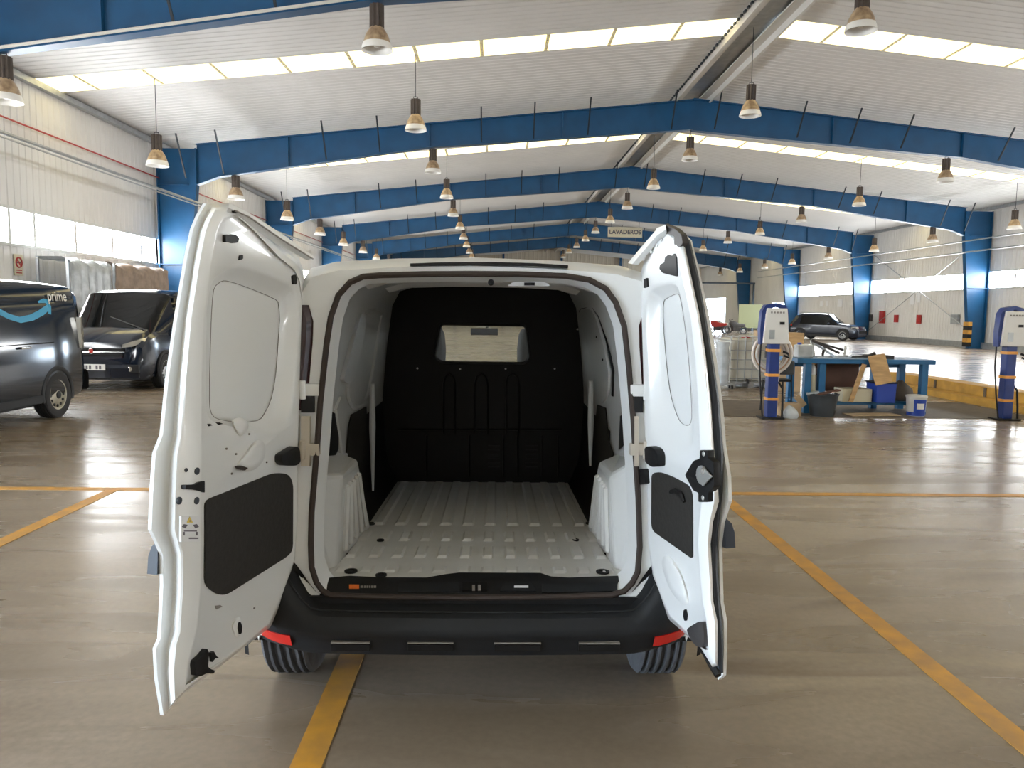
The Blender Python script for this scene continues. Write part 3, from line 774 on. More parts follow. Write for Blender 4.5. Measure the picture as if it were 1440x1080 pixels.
# upper step between sill and bumper edge
m = MB(); idx = [i for i in range(len(pp)) if abs(pp[i][0]) < .80]
m.rings([[Vector((VX + pp[i][0] * .93, ry(.5) - .002, .506 + .155 * sstep(.60, .76, abs(pp[i][0])))) for i in idx], [bpt(i, *bprof(i)[0]) + Vector((0, -.02, -.003)) for i in idx]], False)
m.build('bumper_step', M['black'], van)
MB().box(VX - .72, VX + .72, ry(.4) - .004, ry(.4) + .05, .34, .51).build('rear_lower_panel', M['black'], van, smooth=0)
MB().tube([bpt(i, *bprof(i)[1]) + Vector((0, 0, .001)) for i in range(6, len(pp) - 6)], .004, 6).build('bumper_bead', M['bumper'], bump)
def bpatch(name, u0, u1, za, zb, mt, proud=.006):
    ids = [i for i in range(len(pp)) if u0 <= VX + pp[i][0] <= u1]
    def off(i, z):
        pr = bprof(i)
        for (o1, z1), (o2, z2) in zip(pr, pr[1:]):
            if z2 <= z <= z1: return o1 + (o2 - o1) * (z1 - z) / max(z1 - z2, 1e-6)
        return 0
    m = MB()
    A = [bpt(i, off(i, za(i)) + proud, za(i)) for i in ids]; B = [bpt(i, off(i, zb(i)) + proud, zb(i)) for i in ids]
    A0 = [bpt(i, off(i, za(i)) - .01, za(i)) for i in ids]; B0 = [bpt(i, off(i, zb(i)) - .01, zb(i)) for i in ids]
    m.rings([A0, A, B, B0], False); m.build(name, mt, bump, smooth=40)
k = lambda i: sstep(.66, .86, abs(pp[i][0]))
bpatch('reflector', VX - .845, VX - .655, lambda i: .393 + .016 * k(i), lambda i: .350 + .018 * k(i), M['red'])
bpatch('reflector', VX + .655, VX + .845, lambda i: .393 + .016 * k(i), lambda i: .350 + .018 * k(i), M['red'])
for u0, u1 in ((465, 520), (573, 638), (695, 761), (814, 872)):
    x0, x1 = ony(u0, 906, 2.69).x, ony(u1, 906, 2.69).x
    for zz, mt, h in ((.374, M['accent'], .005), (.356, M['part'], .024)):
        MB().box(x0, x1, 2.688, 2.71, zz - h / 2, zz + h / 2).build('bumper_slot', mt, bump, smooth=0, bevel=.002)

# --- wheels
def wheel(name, parent, c, side, R=.315, W=.195, rimmat=None, slots=10, local=False, grooves=True):
    m = MB(); w2 = W / 2; pr = [(R * .64, -w2 * .9), (R * .80, -w2), (R * .95, -w2 * .93), (R * .99, -w2 * .80)]
    if grooves:
        for gc in (-.36, -.18, 0, .18, .36): pr += [(R, (gc - .14) * W), (R - .012, (gc * 1 - .11) * W), (R - .012, (gc - .03) * W), (R, gc * W)] if False else [(R, gc * W - .012), (R - .02, gc * W - .008), (R - .02, gc * W + .008), (R, gc * W + .012)]
        pr = pr[:4] + [p for p in pr[4:] if abs(p[1]) < w2 * .8]
    pr += [(R * .99, w2 * .80), (R * .95, w2 * .93), (R * .80, w2), (R * .64, w2 * .9), (R * .62, 0), (R * .64, -w2 * .9)]
    m.lathe(pr, c, 'x', 36)
    t = m.build(name, M['rubberd'] if local else M['rubber'], parent, smooth=30, local=local)
    s = side; face = w2 * .55 * s
    r = MB().lathe([(R * .65, w2 * .88 * s), (R * .60, w2 * .86 * s), (R * .57, face + .0), (R * .30, face + .02 * s), (R * .16, face + .035 * s), (0, face + .035 * s)], c, 'x', 28)
    r.build('rim', rimmat or M['galv'], t, local=True)
    for q in range(slots):
        a = q * 2 * pi / slots; rr = R * .47
        MB().disc((c[0] + face + .012 * s, c[1] + rr * cos(a), c[2] + rr * sin(a)), (s, 0, 0), R * .07, .012, 8).build('rim_slot', M['black'], t, local=True)
    MB().disc((c[0] + face + .03 * s, c[1], c[2]), (s, 0, 0), R * .17, .02, 12).build('hub_cap', M['black'], t, local=True)
    return t
def arch_ring(par, x, y, z, R, s, mt=None, local=False, w=.05, a0=-.25):
    m = MB(); A = []
    for q in range(19):
        a = a0 + (pi - 2 * a0) * q / 18
        A.append([(x + o, y + r * cos(a), z + r * sin(a)) for o, r in ((-s * .16, R - .03), (-s * .0, R - .03), (s * .012, R), (s * .008, R + w), (-s * .01, R + w + .01))])
    return m.rings(A, False).build('wheel_arch', mt or M['black'], par, smooth=40, local=local)
for s in (-1, 1):
    for yy in (3.30, 6.1):
        wheel('wheel', van, (VX + s * .775, yy, .312 if yy < 4 else .305), s)
        arch_ring(van, VX + s * .888, yy, .33, .35, s)

# ---------------- rear doors, traced on the plane each one stands in
class Door:
    def __init__(s, hb, ht, sign, ang):
        s.H = rear(*hb); T = rear(*ht); s.a = (T - s.H).normalized()
        e0 = (Vector((sign, 0, 0)) - s.a * s.a.x * sign).normalized()
        R = Matrix.Rotation(-sign * ang, 3, s.a); s.e = (R @ e0).normalized()
        s.n = s.a.cross(s.e).normalized() * 1
        if s.n.dot(CAMP - s.H) < 0: s.n = -s.n            # towards the inner face
    def P(s, u, v, off=0): return onp(u, v, s.H + s.n * off, s.n)
    def loop(s, pts, off): return [s.P(u, v, off) for u, v in pts]
def lerp2(a, b, t): return [(p[0] + (q[0] - p[0]) * t, p[1] + (q[1] - p[1]) * t) for p, q in zip(a, b)]
def door_shell(d, name_parent, outer, inner, rim_o, rim_i, thick=.055, dep=.046, tflange=.30, imat=None):
    imat = imat or M['white']
    O = d.loop(outer, -thick)
    skin = MB(); back = [p - d.n * .012 for p in O]; skin.rings([O, back], True); skin.fill([back])
    so = skin.build('outer_skin', M['white'], name_parent, smooth=30)
    wt = [max(0, min(1, (math.hypot(p[0] - q[0], p[1] - q[1]) - 12) / 14)) for p, q in zip(outer, inner)]
    r = [[d.P(u, v, off * k_ + (1 - k_) * (-thick + thick * min(1, t * 1.25))) for (u, v), k_ in zip(lerp2(outer, inner, t), wt)] for t, off in ((0, -thick), (.24, -thick + .004), (.30, -thick + .010), (.44, .004), (.50, .010), (.90, .020), (.955, .019), (1, 0))]
    m = MB().rings(r, True)
    RO = d.loop(rim_o, 0); RI = d.loop(rim_i, -dep)
    mid = [(a * .35 + b * .65) for a, b in zip(d.loop(rim_o, -dep * .75), d.loop(rim_i, -dep * .75))]
    mid0 = [(a * .8 + b * .2) for a, b in zip(d.loop(rim_o, -dep * .18), d.loop(rim_i, -dep * .18))]
    m.fill([d.loop(inner, 0), RO]); m.rings([RO, mid0, mid, RI], True)
    io = m.build('inner_panel', imat, name_parent, smooth=50)
    MB().fill([d.loop([((a + c) / 2 * .0 + a, b) for (a, b), (c, _) in zip(rim_i, rim_i)], -dep - .004)]).build('recessed_skin', M['white'], name_parent, smooth=0)
    MB().tube([p - d.n * 0 for p in d.loop(rim_i, -dep - .002)], .0022, 5, closed=True).build('recess_seam', M['accent'], name_parent)
    return so, io
def dpad(d, par, name, pts, mt, off=0.0, th=.006, r=0, bevel=0):
    if r: pts = round_poly(pts, r)
    return MB().prism(d.loop(pts, off + th), -d.n * (th + .002)).build(name, mt, par, smooth=30, bevel=bevel)
def dspot(d, par, name, u, v, rad, mt, off=0, h=.004): return MB().disc(d.P(u, v, off), d.n, rad, h, 12).build(name, mt, par)

# wide door
dl = Door((421, 760), (431, 395), 1, math.radians(105.5))
DL = empty('rear_door', tuple(dl.H), label='x', cat='door')
DL.parent = van; DL.matrix_parent_inverse = wm(van).inverted(); del DL['label']; del DL['category']
outerL = [(323, 286), (290, 286), (280, 303), (272, 322), (263, 364), (249, 449), (237, 533), (229, 612), (219, 637), (215, 694), (213, 745), (222, 764), (229, 780), (229.6, 824), (226, 898), (219.5, 912.6), (221.5, 953), (230, 1006),
          (255.6, 977), (311, 936), (350, 905), (380, 882), (393, 857), (407, 820), (418.5, 790), (422, 731), (422, 657), (424, 590), (425, 526), (428, 460), (430, 414), (427, 382), (420, 362), (392, 340), (352, 308)]
innerL = [(333, 303), (316, 307), (311, 316), (306, 330), (299, 372), (289, 449), (287, 533), (287, 612), (288, 640), (287, 694), (287, 745), (287, 764), (286.5, 780), (286, 824), (281, 880), (277, 898), (268, 930), (262, 962),
          (278, 952), (316, 926), (352, 898), (378, 876), (389, 853), (402, 818), (412, 788), (417, 731), (417, 657), (419, 590), (421, 526), (423, 460), (424, 420), (421, 396), (414, 380), (392, 362), (358, 326)]
rimLo = smooth_loop([(296, 400), (308, 385), (322, 376), (337, 373), (352, 376), (380, 385), (408, 398), (417, 408), (423, 428), (421, 470), (416, 540), (408, 590), (398, 606), (378, 612), (340, 603), (310, 596), (292, 588), (288, 560), (289, 500), (290, 440)], 2)
rimLi = smooth_loop([(300, 408), (306, 399), (314, 394.5), (324, 396), (340, 401), (366, 411), (388, 421), (392, 429), (393.5, 450), (391, 490), (388, 528), (382, 560), (372, 582), (362, 592), (335, 594), (308, 590), (297, 582), (294, 560), (295, 500), (297, 440)], 2)
soL, ioL = door_shell(dl, DL, outerL, innerL, rimLo, rimLi)
# top ledge
m = MB(); topl = [(323, 285), (348, 298), (397, 329), (443, 362)]; botl = [(318, 300), (340, 309), (388, 343), (432, 366)]
m.rings([dl.loop(topl, -.05), dl.loop(topl, .015), dl.loop(lerp2(topl, botl, .45), .025), dl.loop(botl, .002)], False).build('top_ledge', M['white'], DL, smooth=30)
MB().tube(dl.loop([(330, 296), (350, 305), (398, 338), (440, 364)], .027), .003, 6).build('ledge_seam', M['accent'], DL)
for u, v in ((349, 312), (370, 326), (392, 342)): dspot(dl, DL, 'plug', u, v, .006, M['whitein'])
tl = dpad(dl, DL, 'trim_panel', [(289, 704), (386, 665), (406, 666), (412.5, 680), (412, 774), (404, 783), (318, 837), (306, 836), (289, 823)], M['hard'], 0, .006, 9)
for u, v, r in ((331.5, 298, .008),): dpad(dl, DL, 'plug', [(u - 4, v - 1.5), (u + 4, v - 1), (u + 3, v + 1.5), (u - 3, v + 1)], M['black'], .02, .003)
dpad(dl, DL, 'clip', [(317.5, 329.5), (324, 331), (330, 329), (336.5, 334), (335, 341), (329, 342), (324, 340), (317.5, 341)], M['black'], .0, .012, 2)
dpad(dl, DL, 'plug', [(338, 359), (342, 358), (342, 364), (337, 366)], M['black'], .0, .006, 1)
dpad(dl, DL, 'plug', [(412, 388), (416, 386), (418, 392), (417, 400), (413, 400)], M['black'], .0, .008, 1)
bs = dpad(dl, DL, 'bump_stop', [(397, 640), (408, 633), (418, 627), (422, 633), (423, 650), (417, 655), (402, 655), (397, 650)], M['black'], 0, .03, 3, .004)
# ribs and holes over the trim panel
m = MB(); 
def hump(d, par, name, pts, mt, h):
    c = (sum(p[0] for p in pts) / len(pts), sum(p[1] for p in pts) / len(pts)); ps = smooth_loop(pts, 3)
    MB().rings([d.loop(ps, -.001), d.loop(lerp2(ps, [c] * len(ps), .22), h * .8), d.loop(lerp2(ps, [c] * len(ps), .45), h), d.loop(lerp2(ps, [c] * len(ps), .98), h * 1.02)], True).build(name, mt, par, smooth=60)
hump(dl, DL, 'pressing', [(332, 655), (343, 640), (356, 622), (366, 618), (373, 626), (372, 644), (362, 658), (346, 664)], M['white'], .014)
hump(dl, DL, 'pressing', [(326, 592), (338, 587), (349, 595), (347, 606), (338, 614), (330, 604)], M['white'], .010)
dpad(dl, DL, 'plug', [(333, 656), (340, 655), (349, 658), (345, 661.5), (337, 660)], M['seal'], .008, .008)
dpad(dl, DL, 'plug', [(304, 594), (309, 594), (314, 596), (308, 597.5)], M['black'], .0, .003); dpad(dl, DL, 'plug', [(292.5, 596), (296, 596), (299, 598), (294, 599.5)], M['black'], .0, .003)
for u, v in ((350, 610.5), (318, 631), (331.5, 638.5), (325.5, 666), (374.5, 650), (357, 855)): dspot(dl, DL, 'fixing', u, v, .0035, M['accent'])
# shut face fittings
def shut(u, v): 
    return -.026
for u, v, r in ((260.5, 661, .006), (276, 662.5, .011), (251, 704, .011), (275.5, 704, .011)): dspot(dl, DL, 'bolt', u, v, r, M['navy'], .016 if u > 270 else .011, .006)
dpad(dl, DL, 'latch', [(261, 682), (274, 681.5), (280, 678), (288, 676), (288, 693), (280, 690), (273, 688.5), (261, 688)], M['black'], .012, .014, 1.5)
stk = dpad(dl, DL, 'warning_sticker', [(255, 726), (281, 726), (281, 762), (255, 762)], M['sticker'], .016, .005)
def ink(pts, mt=M['ink']): MB().prism(dl.loop(pts, .0222), -dl.n * .002).build('print', mt, DL, smooth=0)
ink([(267, 726.5), (271.5, 735), (263, 735)], M['inkyel']); ink([(266.6, 731), (267.6, 731), (267.6, 734), (266.6, 734)])
for pts in ([(256, 741), (259, 737), (264, 738), (261, 743)], [(272, 738), (277, 737), (280, 741), (275, 743)], [(259, 746), (277, 746), (277, 747.5), (259, 747.5)], [(258, 748), (260, 748), (260, 753), (258, 753)], [(276, 748), (278, 748), (278, 753), (276, 753)], [(266, 756), (279, 756), (279, 758), (266, 758)]): ink(pts)
dpad(dl, DL, 'lower_catch', [(274, 931), (284, 922), (292, 912), (294, 918), (293, 938), (297, 941), (303, 943), (301, 947), (291, 947), (283, 951), (276, 950)], M['black'], -.01, .028, 1.5, .003)
dpad(dl, DL, 'lower_catch', [(297, 918), (301, 916), (305, 923), (308, 925), (303, 926), (299, 931)], M['black'], -.002, .012)
hump(dl, DL, 'pressing', [(326, 884), (330, 871), (337, 867), (341, 876), (340, 890), (333, 897)], M['white'], .008)
dpad(dl, DL, 'drain_hole', [(335, 875), (338.5, 874), (341, 882), (340, 891), (336, 892), (334, 884)], M['black'], .003, .006, 2)
dpad(dl, DL, 'fixing', [(303, 852), (310, 851), (313, 853), (305, 857)], M['accent'], 0, .003)
# moulding on the outer skin, seen edge on
def moulding(d, par, uv, thick, upr, depth=.07, inward=.45):
    p = d.P(*uv, -thick); top = []; 
    e = d.e
    prof = [(0, 0), (.022, -.02), (.032, -.05), (.034, -.10), (0, -.10)]
    rs = []
    for k in (0, inward):
        rs.append([p - e * k - d.n * (.012 + o) + d.a * (z + .02) for o, z in prof])
    MB().rings(rs, True, True).build('rub_moulding', M['navy'], par, smooth=30)
moulding(dl, DL, (227, 770), .055, 1)
# narrow door
dr = Door((906, 760), (898, 400), -1, math.radians(105.5))
DR = empty('rear_door', tuple(dr.H)); DR.parent = van; DR.matrix_parent_inverse = wm(van).inverted()
outerR = [(923, 321), (936, 316), (954.5, 323.6), (968.6, 338), (978, 376), (992, 438.5), (1003, 505), (1012, 568), (1017, 630), (1023.6, 670), (1024.7, 705), (1015, 734), (1011, 765), (1013, 846), (1018, 874), (1018, 917), (1016.6, 950), (1010, 956),
          (986.7, 915), (965.6, 893), (939, 870), (927, 840), (916, 811), (909, 769), (907.5, 705), (906, 640), (903, 600), (901, 536), (899, 470), (898, 426), (900, 390), (905, 370)]
innerR = [(928, 332), (937, 329), (946, 337), (951, 350), (958, 392), (970, 450), (976, 505), (980, 568), (982, 630), (984, 670), (984, 705), (981, 734), (979, 765), (986, 846), (992, 874), (994, 895), (995, 912), (990, 912),
          (981, 902), (965, 887), (943, 866), (931, 838), (921, 810), (914, 768), (912, 705), (910.5, 640), (908, 600), (906, 536), (904, 470), (903, 430), (905, 400), (910, 380)]
rimRo = smooth_loop([(911, 412), (920, 404), (936, 399), (950, 399), (956, 412), (964, 450), (972, 520), (975, 580), (975, 625), (968, 640), (945, 642), (925, 632), (914, 610), (910, 570), (908, 510), (907, 450)], 2)
rimRi = smooth_loop([(933, 424), (938, 419), (946, 415), (953, 413), (957, 420), (963, 455), (970, 520), (973, 575), (972, 594), (966, 599), (957, 594), (951, 582), (944, 560), (939, 530), (935, 490), (932, 445)], 2)
soR, ioR = door_shell(dr, DR, outerR, innerR, rimRo, rimRi)
m = MB(); topl = [(936, 316), (921, 325), (903, 346), (883, 370)]; botl = [(938, 330), (926, 339), (910, 358), (897, 373)]
m.rings([dr.loop(topl, -.05), dr.loop(topl, .012), dr.loop(lerp2(topl, botl, .45), .024), dr.loop(botl, .002)], False).build('top_ledge', M['white'], DR, smooth=30)
edge = [(938, 319), (951, 324), (966, 342), (977, 390), (985, 434), (992, 476), (998.5, 515), (1004.5, 555), (1011, 640), (1010.5, 690), (1003, 750), (1003, 800), (1006.5, 850), (1011, 899), (1012, 945)]
MB().tube(dr.loop(edge, -.034), [.012] * 2 + [.0135] * 12 + [.012], 8).build('edge_seal', M['navy'], DR)
dpad(dr, DR, 'top_clip', [(934, 316), (948, 321), (958, 330), (960, 342), (955, 348), (948, 344), (948, 332), (932, 327)], M['junk'], -.01, .02, 2)
dpad(dr, DR, 'top_bracket', [(928, 372), (934, 369), (935, 362), (940, 358), (945, 360), (948, 356), (951, 362), (952, 389), (944, 387), (932, 384), (927, 378)], M['black'], -.004, .008, 1.5)
dpad(dr, DR, 'plug', [(905, 393), (909, 391), (910, 403), (905, 405)], M['black'], 0, .008)
for u, v in ((916, 354), (924, 345), (930, 337)): dspot(dr, DR, 'plug', u, v, .006, M['whitein'], .003)
bsr = dpad(dr, DR, 'bump_stop', [(906, 630), (911, 627), (920, 631), (925, 640), (925, 656), (916, 657), (907, 650)], M['black'], 0, .03, 3, .004)
dpad(dr, DR, 'bump_stop', [(898, 660), (905, 659), (907, 680), (899, 682)], M['black'], -.0, .02, 2)
trr = dpad(dr, DR, 'trim_panel', [(916, 666), (926, 663.5), (944, 670), (968, 683), (972.6, 697), (973, 786), (966, 781), (918, 747), (915.5, 738)], M['hard'], 0, .006, 6)
MB().tube(dr.loop([(942, 692), (950, 690), (958, 696), (962, 706)], .012), [.006, .01, .01, .005], 6).build('pull_cup', M['black'], DR)
# lock
lk = dpad(dr, DR, 'lock_plate', [(963, 668), (975, 648), (984, 645), (984, 633), (995, 633), (995, 644), (1003, 650), (1004, 684), (996, 692), (996, 706), (982, 706), (982, 693), (975, 690)], M['black'], .006, .022, 2, .003)
c = dr.P(989, 668, .026)
MB().disc(c, dr.n, .030, .012, 20).build('lock_body', M['silver'], DR)
MB().prism(dr.loop([(980, 668), (989, 656), (1003, 670), (990, 684)], .036), dr.n * .006).build('lock_cover', M['silver'], DR, smooth=0, bevel=.002)
MB().disc(dr.P(989, 663, .040), dr.n, .010, .006, 12).build('lock_cylinder', M['accent'], DR)
for u, v in ((990, 638), (989, 700)): MB().disc(dr.P(u, v, .027), dr.n, .008, .004, 10).build('lock_screw', M['silver'], DR)
hump(dr, DR, 'pressing', [(930, 790), (940, 780), (955, 800), (966, 830), (968, 850), (955, 846), (940, 825)], M['white'], .012)
dpad(dr, DR, 'drain_hole', [(961, 858), (964, 856.5), (966, 865), (965, 873), (962, 873), (960.5, 866)], M['black'], 0, .004, 1.5)
dpad(dr, DR, 'lower_catch', [(965, 885), (972, 880), (982, 874), (988, 876), (990, 890), (990, 905), (986, 911), (978, 908), (970, 898)], M['junk'], 0, .03, 3, .004)
MB().tube(dr.loop([(984, 910), (992, 918), (1001, 932), (1010, 950)], -.02), [.008, .012, .016, .012], 6).build('edge_bumper', M['black'], DR)
moulding(dr, DR, (1016, 737), .055, 1, inward=.30)
WM[DL.name] = Matrix.Translation(dl.H)

# ================================================================== OTHER VEHICLES
def carbody(par, ST, paint, isglass, gmat, cap_rear=True):
    secs = []
    for st in ST: secs.append([(x, st[0], z) for x, z in full(sect(*st))])
    N = len(secs[0]); b = MB(); g = MB(); i_ = 0
    for i in range(len(ST) - 1):
        for j in range(N - 1):
            q = [secs[i][j], secs[i][j + 1], secs[i + 1][j + 1], secs[i + 1][j]]
            (g if isglass(i, min(j, N - 2 - j)) else b).add(q, [(0, 1, 2, 3)])
    b.fill([secs[-1]]); b.fill([secs[0]])
    b.build('body_shell', paint, par, smooth=38, local=True)
    if g.v: g.build('window_glass', gmat, par, smooth=38, local=True)
    MB().box(-ST[3][3] * .85, ST[3][3] * .85, .2, ST[-1][0] - .2, .2, .3).build('underbody', M['black'], par, smooth=0, local=True)
    return secs
VST = [(0, 1.70, 1.0, .86, .80, .36), (.05, 1.80, 1.0, .91, .83, .30), (.2, 1.86, 1.0, .945, .845, .27), (.9, 1.89, 1.0, .955, .85, .25), (2.2, 1.90, 1.0, .955, .85, .24), (2.75, 1.89, 1.0, .955, .845, .24), (3.15, 1.83, 1.0, .955, .82, .24),
       (3.95, 1.15, 1.02, .94, .76, .24), (4.35, 1.02, .93, .92, .74, .23), (4.56, .88, .80, .88, .70, .22), (4.62, .62, .55, .82, .66, .22)]
def panel_van(name, loc, rz, paint, label):
    r = empty(name, loc, rz, label, 'van')
    carbody(r, VST, paint, lambda i, jj: (VST[i][0] == 3.15 and jj >= 5) or (VST[i][0] == 2.75 and jj in (3, 4)), M['dglass'])
    for s in (-1, 1):
        for yy in (.83, 3.75):
            wheel('wheel', r, (s * .865, yy, .325), s, .325, .21, M['rimb'] if yy < 2 else M['galv'], 12, local=True)
            arch_ring(r, s * .958, yy, .335, .36, s, M['black'], True, .03)
        MB().box(min(s * .93, s * .97), max(s * .93, s * .97), 1.22, 3.35, .25, .36).build('sill_cladding', M['bumper'], r, smooth=0, bevel=.01, local=True)
        m = MB().rings([[(s * x, y, z) for x, y in ((.80, -.012), (.89, -.008), (.925, .05), (.955, .18), (.90, .2))] for z in (.95, 1.1, 1.4)], False); m.build('tail_lamp', M['red'] if s > 0 else M['lens'], r, local=True)
        MB().tube([(s * .962, .9, 1.06), (s * .962, 2.7, 1.06)], .008, 5).build('slide_rail', M['black'], r, local=True)
        MB().box(min(s * .955, s * .985), max(s * .955, s * .985), 1.45, 1.65, 1.0, 1.03).build('door_handle', M['chrome'], r, bevel=.006, local=True)
        MB().rings([[(s * (1.0 + a), 3.05 + b, z) for a, b in ((0, -.04), (.16, -.05), (.18, .05), (0, .06))] for z in (1.02, 1.22)], True, True).build('door_mirror', paint, r, bevel=.02, local=True)
    MB().rings([[(x, y, z) for z, y in ((.32, -.02), (.34, -.09), (.55, -.10), (.62, -.03))] for x in (-.90, -.8, .8, .90)], False).build('rear_bumper', M['bumper'], r, local=True)
    # front
    MB().rings([[(x, y + d, z) for z, y in ((.24, 4.60), (.26, 4.69), (.44, 4.71), (.50, 4.66))] for x, d in ((-.90, -.35), (-.82, -.08), (-.6, 0), (.6, 0), (.82, -.08), (.90, -.35))], False).build('front_bumper', paint, r, smooth=40, local=True)
    MB().box(-.55, .55, 4.60, 4.655, .66, .80).build('grille', M['black'], r, smooth=0, bevel=.01, local=True)
    MB().tube([(-.6, 4.655, .73), (0, 4.672, .73), (.6, 4.655, .73)], .012, 6).build('grille_bar', M['chrome'], r, local=True)
    MB().disc((0, 4.66, .75), (0, 1, 0), .055, .02, 18).build('emblem', M['chrome'], r, local=True)
    MB().disc((0, 4.675, .75), (0, 1, 0), .042, .01, 18).build('emblem_centre', M['redp'], r, local=True)
    for s in (-1, 1):
        MB().rings([[(s * x, y, z) for x, y, z in row] for row in (((.52, 4.63, .80), (.70, 4.56, .83), (.86, 4.40, .92)), ((.54, 4.61, .87), (.72, 4.52, .93), (.87, 4.34, .99)), ((.6, 4.52, .90), (.75, 4.42, .96), (.86, 4.28, 1.0)))], False).build('headlamp', M['lens'], r, local=True)
        MB().disc((s * .68, 4.66, .42), (0, 1, 0), .045, .02, 12).build('fog_lamp', M['lens'], r, local=True)
        MB().box(min(s * .52, s * .84), max(s * .52, s * .84), 4.6, 4.668, .35, .5).build('fog_surround', M['black'], r, smooth=0, bevel=.01, local=True)
    pl = MB().box(-.26, .26, 4.705, 4.722, .40, .51).build('number_plate', M['plate'], r, smooth=0, local=True)
    for i in range(7):
        if i == 4: continue
        MB().box(.19 - i * .06 - .022, .19 - i * .06 + .018, 4.722, 4.724, .42, .49).build('plate_mark', M['ink'], pl, smooth=0, local=True)
    MB().tube([(-.7, 4.02, 1.12), (0.1, 3.72, 1.36)], .01, 5).build('wiper', M['black'], r, local=True)
    return r
v1 = panel_van('panel_van', (-7.06, 11.66, 0), pi, M['vangrey'], 'blue grey panel van with a cyan smile arrow on its side')
v2 = panel_van('panel_van', (-7.35, 18.82, 0), pi, M['vandark'], 'dark navy van parked nose first behind the blue grey van')
SNv = Vector((1, 0, .12)).normalized(); SPv = Vector((-7.06 + .947, 11, 1.0))
def sidep(u, v, o=.006): return onp(u, v, SPv + SNv * o, SNv)
q8 = lambda pts: [(a / 4.692, 380 + b / 4.692) for a, b in pts]
band = q8([(-160, 190), (-80, 222), (0, 255), (60, 288), (130, 308), (200, 293), (260, 262), (312, 225), (325, 262), (290, 295), (220, 332), (140, 348), (60, 324), (0, 294), (-80, 258), (-170, 210)])
MB().prism([sidep(u, v) for u, v in band], -SNv * .004).build('smile_arrow', M['cyan'], v1, smooth=0)
MB().prism([sidep(u, v, .0065) for u, v in q8([(250, 205), (285, 186), (318, 194), (338, 240), (338, 292), (319, 286), (319, 232), (300, 216), (256, 217)])], -SNv * .004).build('arrow_head', M['cyan'], v1, smooth=0)
pc = sidep(80, 417, .016)
text_mesh('lettering', 'prime', .20, pc, (0, 1, 0), Vector((-.12, 0, 1)), M['lettering'], v1, .003, bold=.001)

CST = [(0, .98, .9, .74, .60, .38), (.08, 1.10, .93, .80, .64, .32), (.35, 1.50, .95, .86, .60, .26), (.75, 1.60, .95, .89, .62, .24), (1.6, 1.62, .93, .90, .62, .22), (2.3, 1.58, .92, .90, .60, .22), (3.05, 1.02, .92, .89, .66, .22), (3.7, .95, .86, .87, .64, .22), (4.15, .84, .76, .82, .6, .22), (4.3, .62, .55, .74, .56, .24)]
suv = empty('car', (19.3, 49.3, 0), math.radians(224), 'slate grey hatchback car parked by the far window wall', 'car')
carbody(suv, CST, M['suv'], lambda i, jj: (CST[i][0] in (2.3,) and jj >= 3) or (CST[i][0] in (.75, 1.6) and jj in (3, 4)) or (CST[i][0] == .08 and jj >= 6), M['dglass'])
for s in (-1, 1):
    for yy in (.78, 3.45):
        wheel('wheel', suv, (s * .80, yy, .33), s, .33, .21, M['galv'], 5, local=True); arch_ring(suv, s * .90, yy, .335, .365, s, M['black'], True, .04)
    MB().tube([(s * .58, .6, 1.63), (s * .58, .8, 1.68), (s * .58, 2.0, 1.68), (s * .58, 2.2, 1.62)], .018, 6).build('roof_rail', M['galv'], suv, local=True)
    MB().rings([[(s * x, y, z) for x, y in ((.5, 4.24), (.7, 4.18), (.85, 3.95))] for z in (.72, .84)], False).build('headlamp', M['lens'], suv, local=True)
    MB().rings([[(s * x, y, z) for x, y in ((.5, -.01), (.75, .03), (.86, .25))] for z in (.82, .94)], False).build('tail_lamp', M['red'], suv, local=True)
    MB().box(min(s * .9, s * 1.08), max(s * .9, s * 1.08), 2.55, 2.68, .98, 1.1).build('door_mirror', M['suv'], suv, bevel=.02, local=True)
    MB().box(min(s * .885, s * .92), max(s * .885, s * .92), 1.15, 3.05, .24, .34).build('sill_cladding', M['black'], suv, smooth=0, local=True)
MB().box(-.5, .5, 4.2, 4.315, .45, .6).build('grille', M['black'], suv, smooth=0, bevel=.01, local=True)

